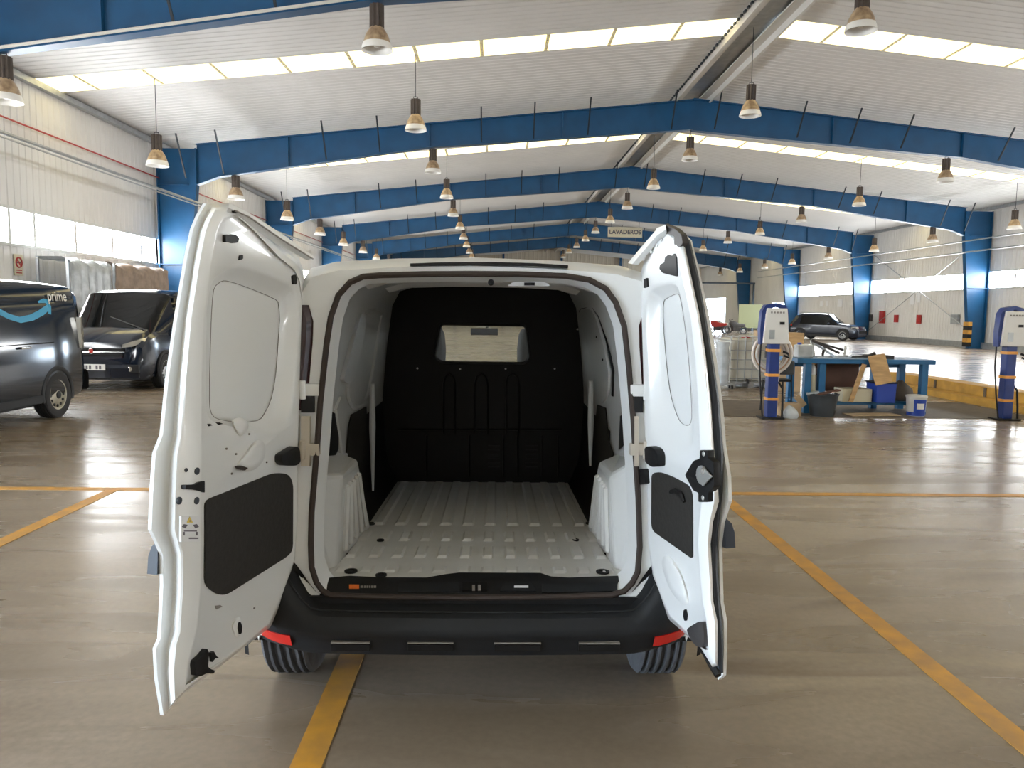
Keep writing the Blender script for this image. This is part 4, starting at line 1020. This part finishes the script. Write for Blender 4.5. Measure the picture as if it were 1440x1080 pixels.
# ================================================================== SERVICE POSTS
def service_post(loc, label):
    r = empty('service_post', loc, 0, label, 'service post', 'blue and white service posts')
    L = dict(local=True)
    MB().box(-.078, .078, -.075, .075, .02, 1.16).build('column', M['postblue'], r, smooth=0, bevel=.015, **L)
    MB().box(-.17, .17, -.14, .14, 0, .025).build('base_plate', M['black'], r, smooth=0, bevel=.005, **L)
    for z in (.30, .66, 1.03): MB().box(-.086, .086, -.083, .083, z - .022, z + .022).build('band', M['orangeband'], r, smooth=0, bevel=.004, **L)
    hd = MB().rings([[(-a, -.11, z), (a, -.11, z), (a * .98, .12, z), (-a * .98, .12, z)] for z, a in ((1.13, .19), (1.15, .195), (1.55, .165), (1.66, .15))], True, True).build('head', M['greyw'], r, smooth=0, bevel=.012, **L)
    ps = [(-.22, 1.12), (-.235, 1.35), (-.215, 1.62), (-.16, 1.71), (0, 1.74), (.15, 1.70), (.19, 1.60), (.195, 1.45)]
    pi_ = [(-.165, 1.14), (-.175, 1.35), (-.165, 1.57), (-.13, 1.64), (0, 1.68), (.12, 1.65), (.155, 1.58), (.17, 1.45)]
    m = MB(); m.rings([[(x, -.07, z) for x, z in ps], [(x, .05, z) for x, z in ps], [(x, .05, z) for x, z in pi_], [(x, -.07, z) for x, z in pi_], [(x, -.07, z) for x, z in ps]], False)
    m.build('hood', M['postblue'], r, smooth=30, **L)
    MB().box(.04, .11, -.122, -.108, 1.42, 1.46).build('display', M['black'], hd, smooth=0, **L)
    MB().box(-.11, -.03, -.118, -.108, 1.20, 1.34).build('keypad', M['galv'], hd, smooth=0, **L)
    for q in range(5): MB().box(-.10 + q * .045, -.075 + q * .045, -.116, -.108, 1.585, 1.61).build('head_print', M['accent'], hd, smooth=0, **L)
    MB().tube([(-.17, .05, 1.2), (-.19, .02, .8), (-.17, -.02, .4), (-.15, -.08, .03)], .012, 6).build('hose', M['black'], r, **L)
    MB().tube([(.12, .05, .55), (.17, .0, .45), (.16, -.05, .2), (.15, -.08, .02)], .016, 6).build('hose', M['black'], r, **L)
    MB().tube([(.11, -.1, 1.02), (.18, -.12, .99), (.2, -.12, .93), (.12, -.12, .96)], .018, 6).build('nozzle', M['black'], r, **L)
    return r
p1 = onz(1083, 588); p2 = onz(1412, 590)
service_post((p1.x, p1.y, 0), 'blue and white service post standing beside the workbench and hose coil')
service_post((p2.x, p2.y, 0), 'blue and white service post standing alone beside the yellow kerb')
hc = empty('hose_coil', (p1.x + .10, p1.y + .22, .62), label='pale hose coiled in a ring behind the service post', cat='hose')
for q in range(4):
    MB().tube([(p1.x + .06 + (.30 - .03 * q) * cos(a * pi / 12), p1.y + .20 + .035 * (q % 2), .97 + (.30 - .03 * q) * sin(a * pi / 12)) for a in range(24)], .026, 6, closed=True).build('hose_turn', M['rope'] if q != 1 else M['orangeband'], hc)
MB().tube([(p1.x + .2, p1.y + .25, .75), (p1.x + .16, p1.y + .25, .3), (p1.x + .14, p1.y + .22, .02)], .018, 6).build('hose_tail', M['rope'], hc)
MB().box(p1.x - .02, p1.x + .14, p1.y + .11, p1.y + .3, .9, 1.08).build('coil_bracket', M['black'], hc, smooth=0)

# ================================================================== WORKBENCH CORNER
thing_mesh(MB().box(-2.5, 8.5, 11.62, 13.75, 0, .006), 'drain_strip', M['mat'], 'dark brown floor strip under the blue workbench', 'floor strip', smooth=0)['kind'] = 'structure'
kb = empty('kerb', (8.75, 12.5, 0), label='yellow painted stepped kerb beside the lone service post', cat='kerb')
MB().rings([[(8.62 - .12 * k_, y, z) for z, k_ in ((0, 0), (.12, 0))] + [(8.92 - .12 * k_, y, z) for z, k_ in ((.12, 0), (0, 0))] for y in (9.4, 16.6)], False).build('lower_step', M['kerb'], kb, smooth=0)
MB().box(8.95, 9.35, 9.4, 17.2, 0, .30).build('upper_step', M['kerb'], kb, smooth=0, bevel=.01)
for i in range(4): MB().box(8.93, 8.96, 10.5 + i * 1.6, 10.56 + i * 1.6, .05, .28).build('kerb_joint', M['mat'], kb, smooth=0)
wbn = empty('workbench', (5.9, 12.4, 0), label='blue steel workbench cluttered with boards and scrap', cat='workbench', )
MB().box(4.80, 7.02, 12.05, 12.85, .80, .875).build('bench_top', M['bluebench'], wbn, smooth=0, bevel=.008)
for x, y in ((4.98, 12.1), (5.22, 12.12), (6.86, 12.1), (4.98, 12.78), (6.40, 12.78), (6.86, 12.78)): MB().box(x - .05, x + .05, y - .05, y + .05, .0, .80).build('leg', M['bluebench'], wbn, smooth=0)
MB().box(4.95, 6.9, 12.1, 12.8, .14, .19).build('lower_shelf', M['bluebench'], wbn, smooth=0)
MB().box(4.95, 6.9, 12.78, 12.81, .70, .80).build('apron', M['bluebench'], wbn, smooth=0)
thing_mesh(MB().box(5.30, 6.10, 12.70, 12.73, .30, .795), 'board', M['woodd'], 'dark brown board standing under the workbench top', 'board', smooth=0)
def leaning(name, a, b, w, t, mt, label, cat='board'):
    return thing_mesh(MB().bar(a, b, w, t, up=(0, 1, 0)), name, mt, label, cat, smooth=0)
leaning('plank', (5.66, 12.0, .20), (5.86, 12.03, .80), .07, .025, M['wood'], 'narrow pale plank leaning against the front of the workbench')
leaning('plywood_sheet', (6.13, 11.90, .50), (6.03, 12.01, .95), .27, .02, M['wood'], 'short wide plywood sheet leaning on the workbench above the blue crate')
bc = empty('crate', (6.27, 12.3, .19), label='bright blue plastic crate on the lower bench shelf', cat='crate')
MB().rings([[(6.20 - a, 11.95, z), (6.20 + a, 11.95, z), (6.20 + a, 12.3, z), (6.20 - a, 12.3, z)] for z, a in ((.192, .15), (.48, .16), (.49, .17), (.5, .16))], True, True).build('crate_body', M['bucketblue'], bc, smooth=0, bevel=.01)
MB().box(6.03, 6.37, 11.94, 12.32, .5, .52).build('crate_rim', M['black'], bc, smooth=0)
bx_ = empty('carton', (5.85, 12.25, .19), label='pale flat carton on the lower bench shelf beside the blue crate', cat='box')
MB().box(5.55, 6.02, 12.05, 12.38, .192, .40).build('carton_body', M['cream'], bx_, smooth=0, bevel=.005)
MB().box(5.55, 6.02, 12.19, 12.23, .40, .404).build('tape', M['card'], bx_, smooth=0)
def sack(name, c, r, h, mt, label, cat):
    m = MB(); rs = []
    for z, k_ in ((0, .9), (.25, 1.05), (.6, .9), (.85, .55), (1, .15)):
        rs.append([(c[0] + r * k_ * cos(t * pi / 6) * random.uniform(.85, 1.1), c[1] + r * k_ * .8 * sin(t * pi / 6) * random.uniform(.85, 1.1), c[2] + h * z * random.uniform(.92, 1.05) if z else c[2]) for t in range(12)])
    return thing_mesh(m.rings(rs, True, True), name, mt, label, cat, smooth=40)
sack('sack', (6.66, 12.40, .192), .20, .32, M['mat'], 'grey brown sack slumped on the lower bench shelf by the blue crate', 'sack')
sack('rag_heap', (6.42, 12.64, .195), .09, .46, M['card'], 'ochre rag heap behind the sack on the lower bench shelf', 'rags')
# things on the bench top
jb = empty('plastic_jug', (4.98, 12.3, .875), label='pale blue plastic jug on the end of the workbench', cat='jug')
MB().box(4.86, 5.12, 12.2, 12.42, .875, 1.09).build('jug_body', M['poly'], jb, smooth=0, bevel=.03)
MB().lathe([(.035, 1.09), (.035, 1.12), (0, 1.125)], (4.92, 12.31, 0), n=10).build('jug_cap', M['bucketblue'], jb)
hm = empty('pallet_jack_head', (5.4, 12.45, .875), label='heap of bent metal frames on the workbench top', cat='scrap')
for a, b in [((5.2, 12.3, .90), (5.75, 12.4, .905)), ((5.15, 12.4, 1.16), (5.62, 12.4, .95)), ((5.2, 12.5, 1.14), (5.72, 12.5, 1.0)), ((5.3, 12.3, .905), (5.42, 12.5, 1.08)), ((5.5, 12.3, .9), (5.25, 12.5, 1.1)), ((5.7, 12.4, .9), (5.74, 12.45, 1.06)), ((5.18, 12.35, .90), (5.17, 12.45, 1.16))]:
    MB().bar(a, b, .035).build('frame_bar', M['galv'] if random.random() < .6 else M['junk'], hm, smooth=0)
hm.name = 'metal_scrap'
bdr = empty('drill', (6.0, 12.2, .875), label='dark hand tool lying on the workbench by the plywood sheet', cat='tool')
MB().tube([(5.75, 12.25, .90), (6.0, 12.2, .92), (6.1, 12.18, .97)], [.012, .022, .03], 8).build('tool_body', M['junk'], bdr)
MB().tube([(6.08, 12.18, .96), (6.13, 12.2, .90)], .02, 8).build('tool_grip', M['black'], bdr)
thing_mesh(MB().box(6.10, 6.45, 12.25, 12.6, .875, .93), 'board_stack', M['junk'], 'small flat dark offcut on the workbench behind the plywood sheet', 'board', smooth=0)
# chair / trolley between the post and the bench
ch = empty('stool', (4.52, 12.15, 0), label='black metal stool with padded backrest beside the service post', cat='stool')
MB().box(4.36, 4.74, 12.0, 12.06, .62, .84).build('backrest', M['tub'], ch, smooth=0, bevel=.02)
MB().box(4.36, 4.72, 12.06, 12.4, .50, .54).build('seat', M['black'], ch, smooth=0, bevel=.01)
for x, y in ((4.38, 12.04), (4.70, 12.04), (4.38, 12.38), (4.70, 12.38)): MB().tube([(x, y, .82 if y < 12.2 else .52), (x - (.03 if x < 4.50 else -.03), y, .0)], .013, 6).build('leg', M['black'], ch)
MB().tube([(4.38, 12.04, .25), (4.70, 12.04, .25)], .01, 6).build('stretcher', M['black'], ch)
sb = empty('spray_bottle', (5.10, 12.17, .615), label='white spray bottle standing on a cream can by the bench leg', cat='bottle')
MB().lathe([(.0, .615), (.05, .615), (.055, .64), (.053, .72), (.025, .765), (.02, .785), (0, .785)], (5.10, 12.17, 0), n=12).build('bottle_body', M['lampw'], sb)
MB().bar((5.07, 12.17, .786), (5.13, 12.17, .786), .026, .024).build('spray_head', M['orangeband'], sb, smooth=0)
thing_mesh(MB().lathe([(0, .192), (.06, .192), (.063, .2), (.063, .42), (.06, .60), (.055, .612), (0, .612)], (5.10, 12.17, 0), n=14), 'can', M['cream'], 'tall cream can standing on the lower shelf under the spray bottle', 'can')
# boxes and tub on the floor in front of the bench
cb = empty('cardboard_box', (4.58, 11.75, 0), label='open cardboard box stuffed with wrapping in front of the stool', cat='box')
m = MB().box(4.42, 4.74, 11.66, 11.9, 0, .20); m.build('box_body', M['card'], cb, smooth=0)
for a, b in (((4.43, 11.78, .20), (4.37, 11.78, .27)), ((4.73, 11.78, .2), (4.80, 11.78, .26))): MB().bar(a, b, .02, .2).build('flap', M['card'], cb, smooth=0)
sack('plastic_wrap', (4.50, 11.50, 0), .12, .19, M['poly'], 'crumpled clear wrap on the floor against the cardboard box', 'wrap')
tb = empty('tub', (5.10, 11.7, 0), label='big grey rubber tub full of offcuts in front of the workbench', cat='tub')
m = MB(); rs = []
for z, rx, ry_ in ((0, .17, .14), (.02, .18, .15), (.33, .235, .20), (.35, .25, .21), (.35, .23, .19), (.10, .17, .13)):
    rs.append([(5.10 + rx * cos(t * pi / 10), 11.75 + ry_ * sin(t * pi / 10), z + (.015 * sin(t * 1.7) if .3 < z else 0)) for t in range(20)])
m.rings(rs, True, True).build('tub_body', M['tub'], tb, smooth=40)
MB().bar((4.89, 11.72, .32), (5.36, 11.78, .41), .12, .02).build('offcut', M['woodd'], tb, smooth=0)
MB().bar((4.86, 11.75, .34), (5.02, 11.75, .38), .1, .03).build('offcut', M['poly'], tb, smooth=0)
pb = empty('paint_bucket', (6.64, 11.95, 0), label='white lidded paint bucket with a blue label by the bench leg', cat='bucket')
c = (6.66, 11.90, 0)
MB().lathe([(0, 0), (.125, 0), (.13, .01), (.15, .29), (.158, .30), (.158, .325), (.14, .33), (0, .33)], c, n=22).build('bucket_body', M['greyw'], pb)
MB().lathe([(.1325, .012), (.1345, .08)], c, n=22).build('base_band', M['bucketblue'], pb)
m = MB(); lab = [[(c[0] + r_ * cos(a), c[1] + r_ * sin(a), z) for a in [-2.3 + 1.4 * t / 8 for t in range(9)]] for z, r_ in ((.06, .1365), (.27, .1515))]
m.rings(lab, False).build('blue_label', M['bucketblue'], pb)
m = MB(); lab = [[(c[0] + r_ * cos(a), c[1] + r_ * sin(a), z) for a in [-2.0 + .8 * t / 6 for t in range(7)]] for z, r_ in ((.12, .1425), (.21, .149))]
m.rings(lab, False).build('label_panel', M['lampw'], pb)
thing_mesh(MB().bar((5.55, 11.86, .014), (6.35, 11.92, .02), .30, .012), 'cardboard_sheet', M['card'], 'flattened cardboard sheet lying under the bench shelf', 'cardboard', smooth=0)
# IBC tank
ib = empty('liquid_tank', (5.45, 16.6, 0), label='caged white liquid tank on a pallet behind the service post', cat='tank')
MB().box(5.02, 5.92, 16.2, 17.1, .14, 1.04).build('tank', M['ibc'], ib, smooth=0, bevel=.06)
for i in range(7):
    x = 5.0 + .94 * i / 6
    MB().tube([(x, 16.17, .12), (x, 16.17, 1.08), (x, 17.13, 1.08), (x, 17.13, .12)], .011, 5).build('cage_bar', M['galv'], ib)
for i in range(5):
    z = .2 + .2 * i; MB().tube([(5.0, 16.15, z), (5.94, 16.15, z), (5.94, 17.15, z), (5.0, 17.15, z)], .011, 5, closed=True).build('cage_bar', M['galv'], ib)
for x in (5.08, 5.47, 5.86): MB().box(x - .06, x + .06, 16.2, 17.1, .0, .1).build('pallet_runner', M['galv'], ib, smooth=0)
MB().box(5.0, 5.94, 16.18, 17.12, .1, .135).build('pallet_deck', M['galv'], ib, smooth=0)
MB().lathe([(.1, 1.04), (.1, 1.08), (0, 1.085)], (5.47, 16.65, 0), n=14).build('tank_cap', M['redp'], ib)
MB().tube([(5.35, 16.12, .17), (5.35, 16.05, .17), (5.35, 16.05, .1)], .03, 8).build('outlet_tap', M['black'], ib)
thing_mesh(MB().box(5.58, 5.95, 16.12, 16.5, 1.09, 1.22), 'card_box', M['card'], 'small brown carton on top of the caged tank', 'box', smooth=0, bevel=.006)
tr = empty('wrapped_trolley', (4.86, 16.1, 0), label='trolley wrapped in shiny clear plastic beside the caged tank', cat='trolley')
m = MB(); rs = []
for i in range(9):
    z = .12 + .86 * i / 8; rs.append([(4.76 + .14 * cos(t * pi / 7) * random.uniform(.85, 1.15), 15.95 + .14 * sin(t * pi / 7) * random.uniform(.85, 1.15), z) for t in range(14)])
m.rings(rs, True, True).build('wrap', M['poly'], tr, smooth=60)
MB().box(4.62, 5.0, 15.82, 16.1, .08, .12).build('deck', M['galv'], tr, smooth=0)
for x, y in ((4.66, 15.86), (4.96, 15.86), (4.66, 16.06), (4.96, 16.06)): MB().lathe([(0, -.015), (.045, -.015), (.045, .015), (0, .015)], (x, y, .045), 'x', 12).build('castor', M['black'], tr)
pk = onz(1115, 520)
thing_mesh(MB().tube([(5.55, 15.2, .02 + 0), (5.55, 15.2, 1.05)], .05, 8), 'drum_post', M['galv'], 'short galvanised post behind the hose coil', 'post')
bx2 = empty('orange_crate', (6.05, 15.6, 0), label='orange cardboard crate stacked behind the hose coil', cat='crate')
MB().box(5.72, 6.22, 15.4, 15.9, 0, .92).build('crate_stack', M['card'], bx2, smooth=0, bevel=.01); MB().box(5.70, 6.24, 15.38, 15.92, .92, 1.20).build('crate_body', M['wood'], bx2, smooth=0, bevel=.01)

# far clutter : two parked motorbikes, blue bin, green board
def bike(loc, rz, mt, label):
    r = empty('motorbike', loc, rz, label, 'motorbike')
    for y in (0, 1.35):
        MB().tube([(0, y + .27 * cos(t * pi / 10), .3 + .27 * sin(t * pi / 10)) for t in range(20)], .05, 6, closed=True).build('tyre', M['rubber'], r, local=True)
        MB().lathe([(0, -.04), (.1, -.04), (.1, .04), (0, .04)], (0, y, .3), 'x', 10).build('hub', M['galv'], r, local=True)
    MB().rings([[(s_ * w_, y, z) for s_, z in ((-1, z0), (-.8, z1), (.8, z1), (1, z0))] for y, w_, z0, z1 in ((-.1, .1, .65, .8), (.4, .15, .5, .82), (.8, .17, .5, 1.0), (1.1, .12, .7, .98))], True, True).build('fairing', mt, r, bevel=.02, local=True)
    MB().box(-.16, .16, .35, .9, .25, .55).build('engine', M['junk'], r, smooth=0, bevel=.03, local=True)
    MB().tube([(0, 1.35, .3), (0, 1.1, 1.0)], .03, 6).build('fork', M['galv'], r, local=True)
    MB().tube([(-.35, 1.0, 1.12), (-.1, 1.1, 1.05), (.1, 1.1, 1.05), (.35, 1.0, 1.12)], .018, 6).build('handlebar', M['black'], r, local=True)
    return r
bike((17.6, 58.5, 0), 1.3, M['redp'], 'red motorbike parked far behind the caged tank')
bike((18.7, 57.6, 0), 1.7, M['junk'], 'black motorbike parked far behind the service post')
bike((18.3, 60.0, 0), 1.0, M['greyw'], 'white motorbike parked behind the red one')
bn_ = empty('wheelie_bin', (14.9, 58.2, 0), label='blue bin standing beside the parked motorbikes', cat='bin')
MB().rings([[(14.9 - a, 58.2 - a, z), (14.9 + a, 58.2 - a, z), (14.9 + a, 58.2 + a, z), (14.9 - a, 58.2 + a, z)] for z, a in ((0, .5), (1.0, .6))], True, True).build('bin_body', M['bucketblue'], bn_, smooth=0, bevel=.03)
MB().box(14.28, 15.52, 57.58, 58.82, 1.0, 1.08).build('bin_lid', M['bucketblue'], bn_, smooth=0, bevel=.02)
gb = empty('notice_screen', (20.6, 62, 0), label='pale green screen panel standing behind the motorbikes', cat='screen')
MB().box(19.7, 21.6, 62, 62.06, .4, 2.3).build('screen_panel', mat('screen_green', (.34, .36, .20), .6), gb, smooth=0)
for x in (19.8, 21.5): MB().box(x - .04, x + .04, 61.9, 62.16, 0, .4).build('screen_foot', M['galv'], gb, smooth=0)
gf = empty('gantry_frame', (19.5, 66, 0), label='thin dark tubular gantry spanning to the far white gate', cat='gantry')
MB().box(12, 22.6, 66.9, 67.05, 4.1, 4.25).build('gantry_beam', M['dark'], gf, smooth=0)
for x in (12.1, 17.2, 22.5): MB().box(x - .07, x + .07, 66.9, 67.05, 0, 4.1).build('gantry_post', M['dark'], gf, smooth=0)

# LAVADEROS sign
a, b = ony(855, 319, 50), ony(903, 334, 50)
sg = empty('hanging_sign', ((a.x + b.x) / 2, 50, b.z), label='cream hanging sign reading LAVADEROS', cat='sign')
MB().box(a.x, b.x, 50, 50.06, b.z, a.z).build('sign_board', M['cream'], sg, smooth=0, bevel=.01)
text_mesh('sign_lettering', 'LAVADEROS', .37, ((a.x + b.x) / 2, 49.99, (a.z + b.z) / 2 - .0), (1, 0, 0), (0, 0, 1), M['ink'], sg, .004, bold=.012)
for x in (a.x + .2, b.x - .2): MB().tube([(x, 50.03, a.z), (x, 50.03, roofz(x))], .012, 5).build('sign_cable', M['dark'], sg)

# left wall : no smoking notice and covered racks
a, b = onx(20, 357, XL + .06), onx(33, 388, XL + .06)
ns = empty('wall_notice', (XL + .05, (a.y + b.y) / 2, b.z), label='cream wall notice with a red no smoking ring', cat='sign')
MB().box(XL + .036, XL + .06, a.y, b.y, b.z, a.z).build('notice_board', M['cream'], ns, smooth=0)
cy, cz = (a.y + b.y) / 2, b.z + (a.z - b.z) * .62; rr = (b.y - a.y) * .36
MB().tube([(XL + .065, cy + rr * cos(t * pi / 10), cz + rr * sin(t * pi / 10)) for t in range(20)], .018, 5, closed=True).build('ring', M['redp'], ns)
MB().bar((XL + .065, cy - rr * .7, cz + rr * .7), (XL + .065, cy + rr * .7, cz - rr * .7), .012, .03).build('ring_bar', M['redp'], ns, smooth=0)
MB().box(XL + .06, XL + .066, cy - rr * .6, cy + rr * .6, cz - .02, cz + .02).build('cigarette', M['ink'], ns, smooth=0)
for q in range(2): MB().box(XL + .06, XL + .064, a.y + .05, b.y - .05, b.z + .05 + q * .06, b.z + .075 + q * .06).build('notice_print', M['redp'], ns, smooth=0)
def covered(y0, y1, h, mt, label, seed):
    rnd = random.Random(seed); r = empty('covered_rack', (XL + .7, (y0 + y1) / 2, 0), label=label, cat='rack')
    for y in (y0 + .06, y1 - .06):
        for x in (XL + .3, XL + 1.0): MB().box(x - .03, x + .03, y - .03, y + .03, 0, h - .05).build('upright', M['galv'], r, smooth=0)
    for z in (.3, 1.1, 1.9): MB().box(XL + .27, XL + 1.03, y0, y1, z, z + .04).build('shelf', M['galv'], r, smooth=0)
    m = MB(); nx = 28; rows_ = []
    for j in range(11):
        t = j / 10; row = []
        for i in range(nx):
            y = y0 - .04 + (y1 - y0 + .08) * i / (nx - 1)
            sag = .16 * sin(pi * (i % 9) / 9) 
            f = .05 * sin(i * 1.3 + seed) + .03 * sin(i * 2.9 + j * .5)
            if t < .25: row.append((XL + .3 + .78 * t / .25, y, h - sag * .4 + .02 * f))
            else: row.append((XL + 1.08 + f * (t - .1) + .03 * rnd.random(), y, h - (t - .25) / .75 * 1.3 - sag * (1 - t)))
        rows_.append(row)
    m.rings(rows_, False).build('cover_sheet', mt, r, smooth=70)
covered(18.3, 20.2, 2.70, M['poly'], 'tall rack draped with shiny clear plastic along the wall', 1)
covered(20.5, 23.6, 2.72, M['tarp'], 'long rack draped with a brown sheet along the wall', 5)

# right wall fittings
def wallbox(u, v, w_, h_, mt, label, cat, name, d=.14):
    p = onx(u, v, XR - .03); r = empty(name, (XR - .04, p.y, p.z - h_ / 2), label=label, cat=cat)
    MB().box(XR - .036 - d, XR - .036, p.y - w_ / 2, p.y + w_ / 2, p.z - h_ / 2, p.z + h_ / 2).build('case', mt, r, smooth=0, bevel=.01)
    MB().box(XR - .05 - d, XR - .036 - d, p.y - w_ * .35, p.y + w_ * .35, p.z - h_ * .35, p.z + h_ * .35).build('cover', mt, r, smooth=0)
    return r
wallbox(1242, 446, .5, .75, M['redp'], 'tall red hose cabinet on the far white wall', 'cabinet', 'hose_cabinet')
wallbox(1234, 446, .4, .8, M['greyw'], 'white panel beside the red hose cabinet', 'panel', 'wall_panel', .05)
wallbox(1262, 448, .3, .45, M['redp'], 'small red socket box next along from the hose cabinet', 'box', 'socket_box')
wallbox(1294, 449, .3, .5, M['redp'], 'small red socket box midway along the braced wall', 'box', 'socket_box')
wallbox(1226, 447, .25, .45, M['junk'], 'small dark socket box by the blue column near the car', 'box', 'socket_box')
wallbox(1345, 449, .6, .5, M['galv'], 'grey switch box near the hazard striped column', 'box', 'switch_box')
wallbox(1357, 441, .5, .7, M['greyw'], 'white round edged board above the hazard striped column guard', 'board', 'wall_board', .05)
for i, (u, v, w_, h_, what) in enumerate([(1155, 427, .5, .42, 'square'), (1163, 427, .35, .4, 'narrow'), (1181, 426, .7, .55, 'broad'), (1198, 424, .3, .45, 'upright'), (1283, 419, .4, .75, 'tall'), (1292, 419, .3, .5, 'short')]):
    p = onx(u, v, XR - .05)
    thing_mesh(MB().box(XR - .05, XR - .037, p.y - w_ / 2, p.y + w_ / 2, p.z - h_ / 2, p.z + h_ / 2), 'paper_notice', M['sticker'], '%s white paper notice pinned on the wall %s' % (what, 'above the slate car' if u < 1220 else 'under the crossed bracing'), 'notice', smooth=0)
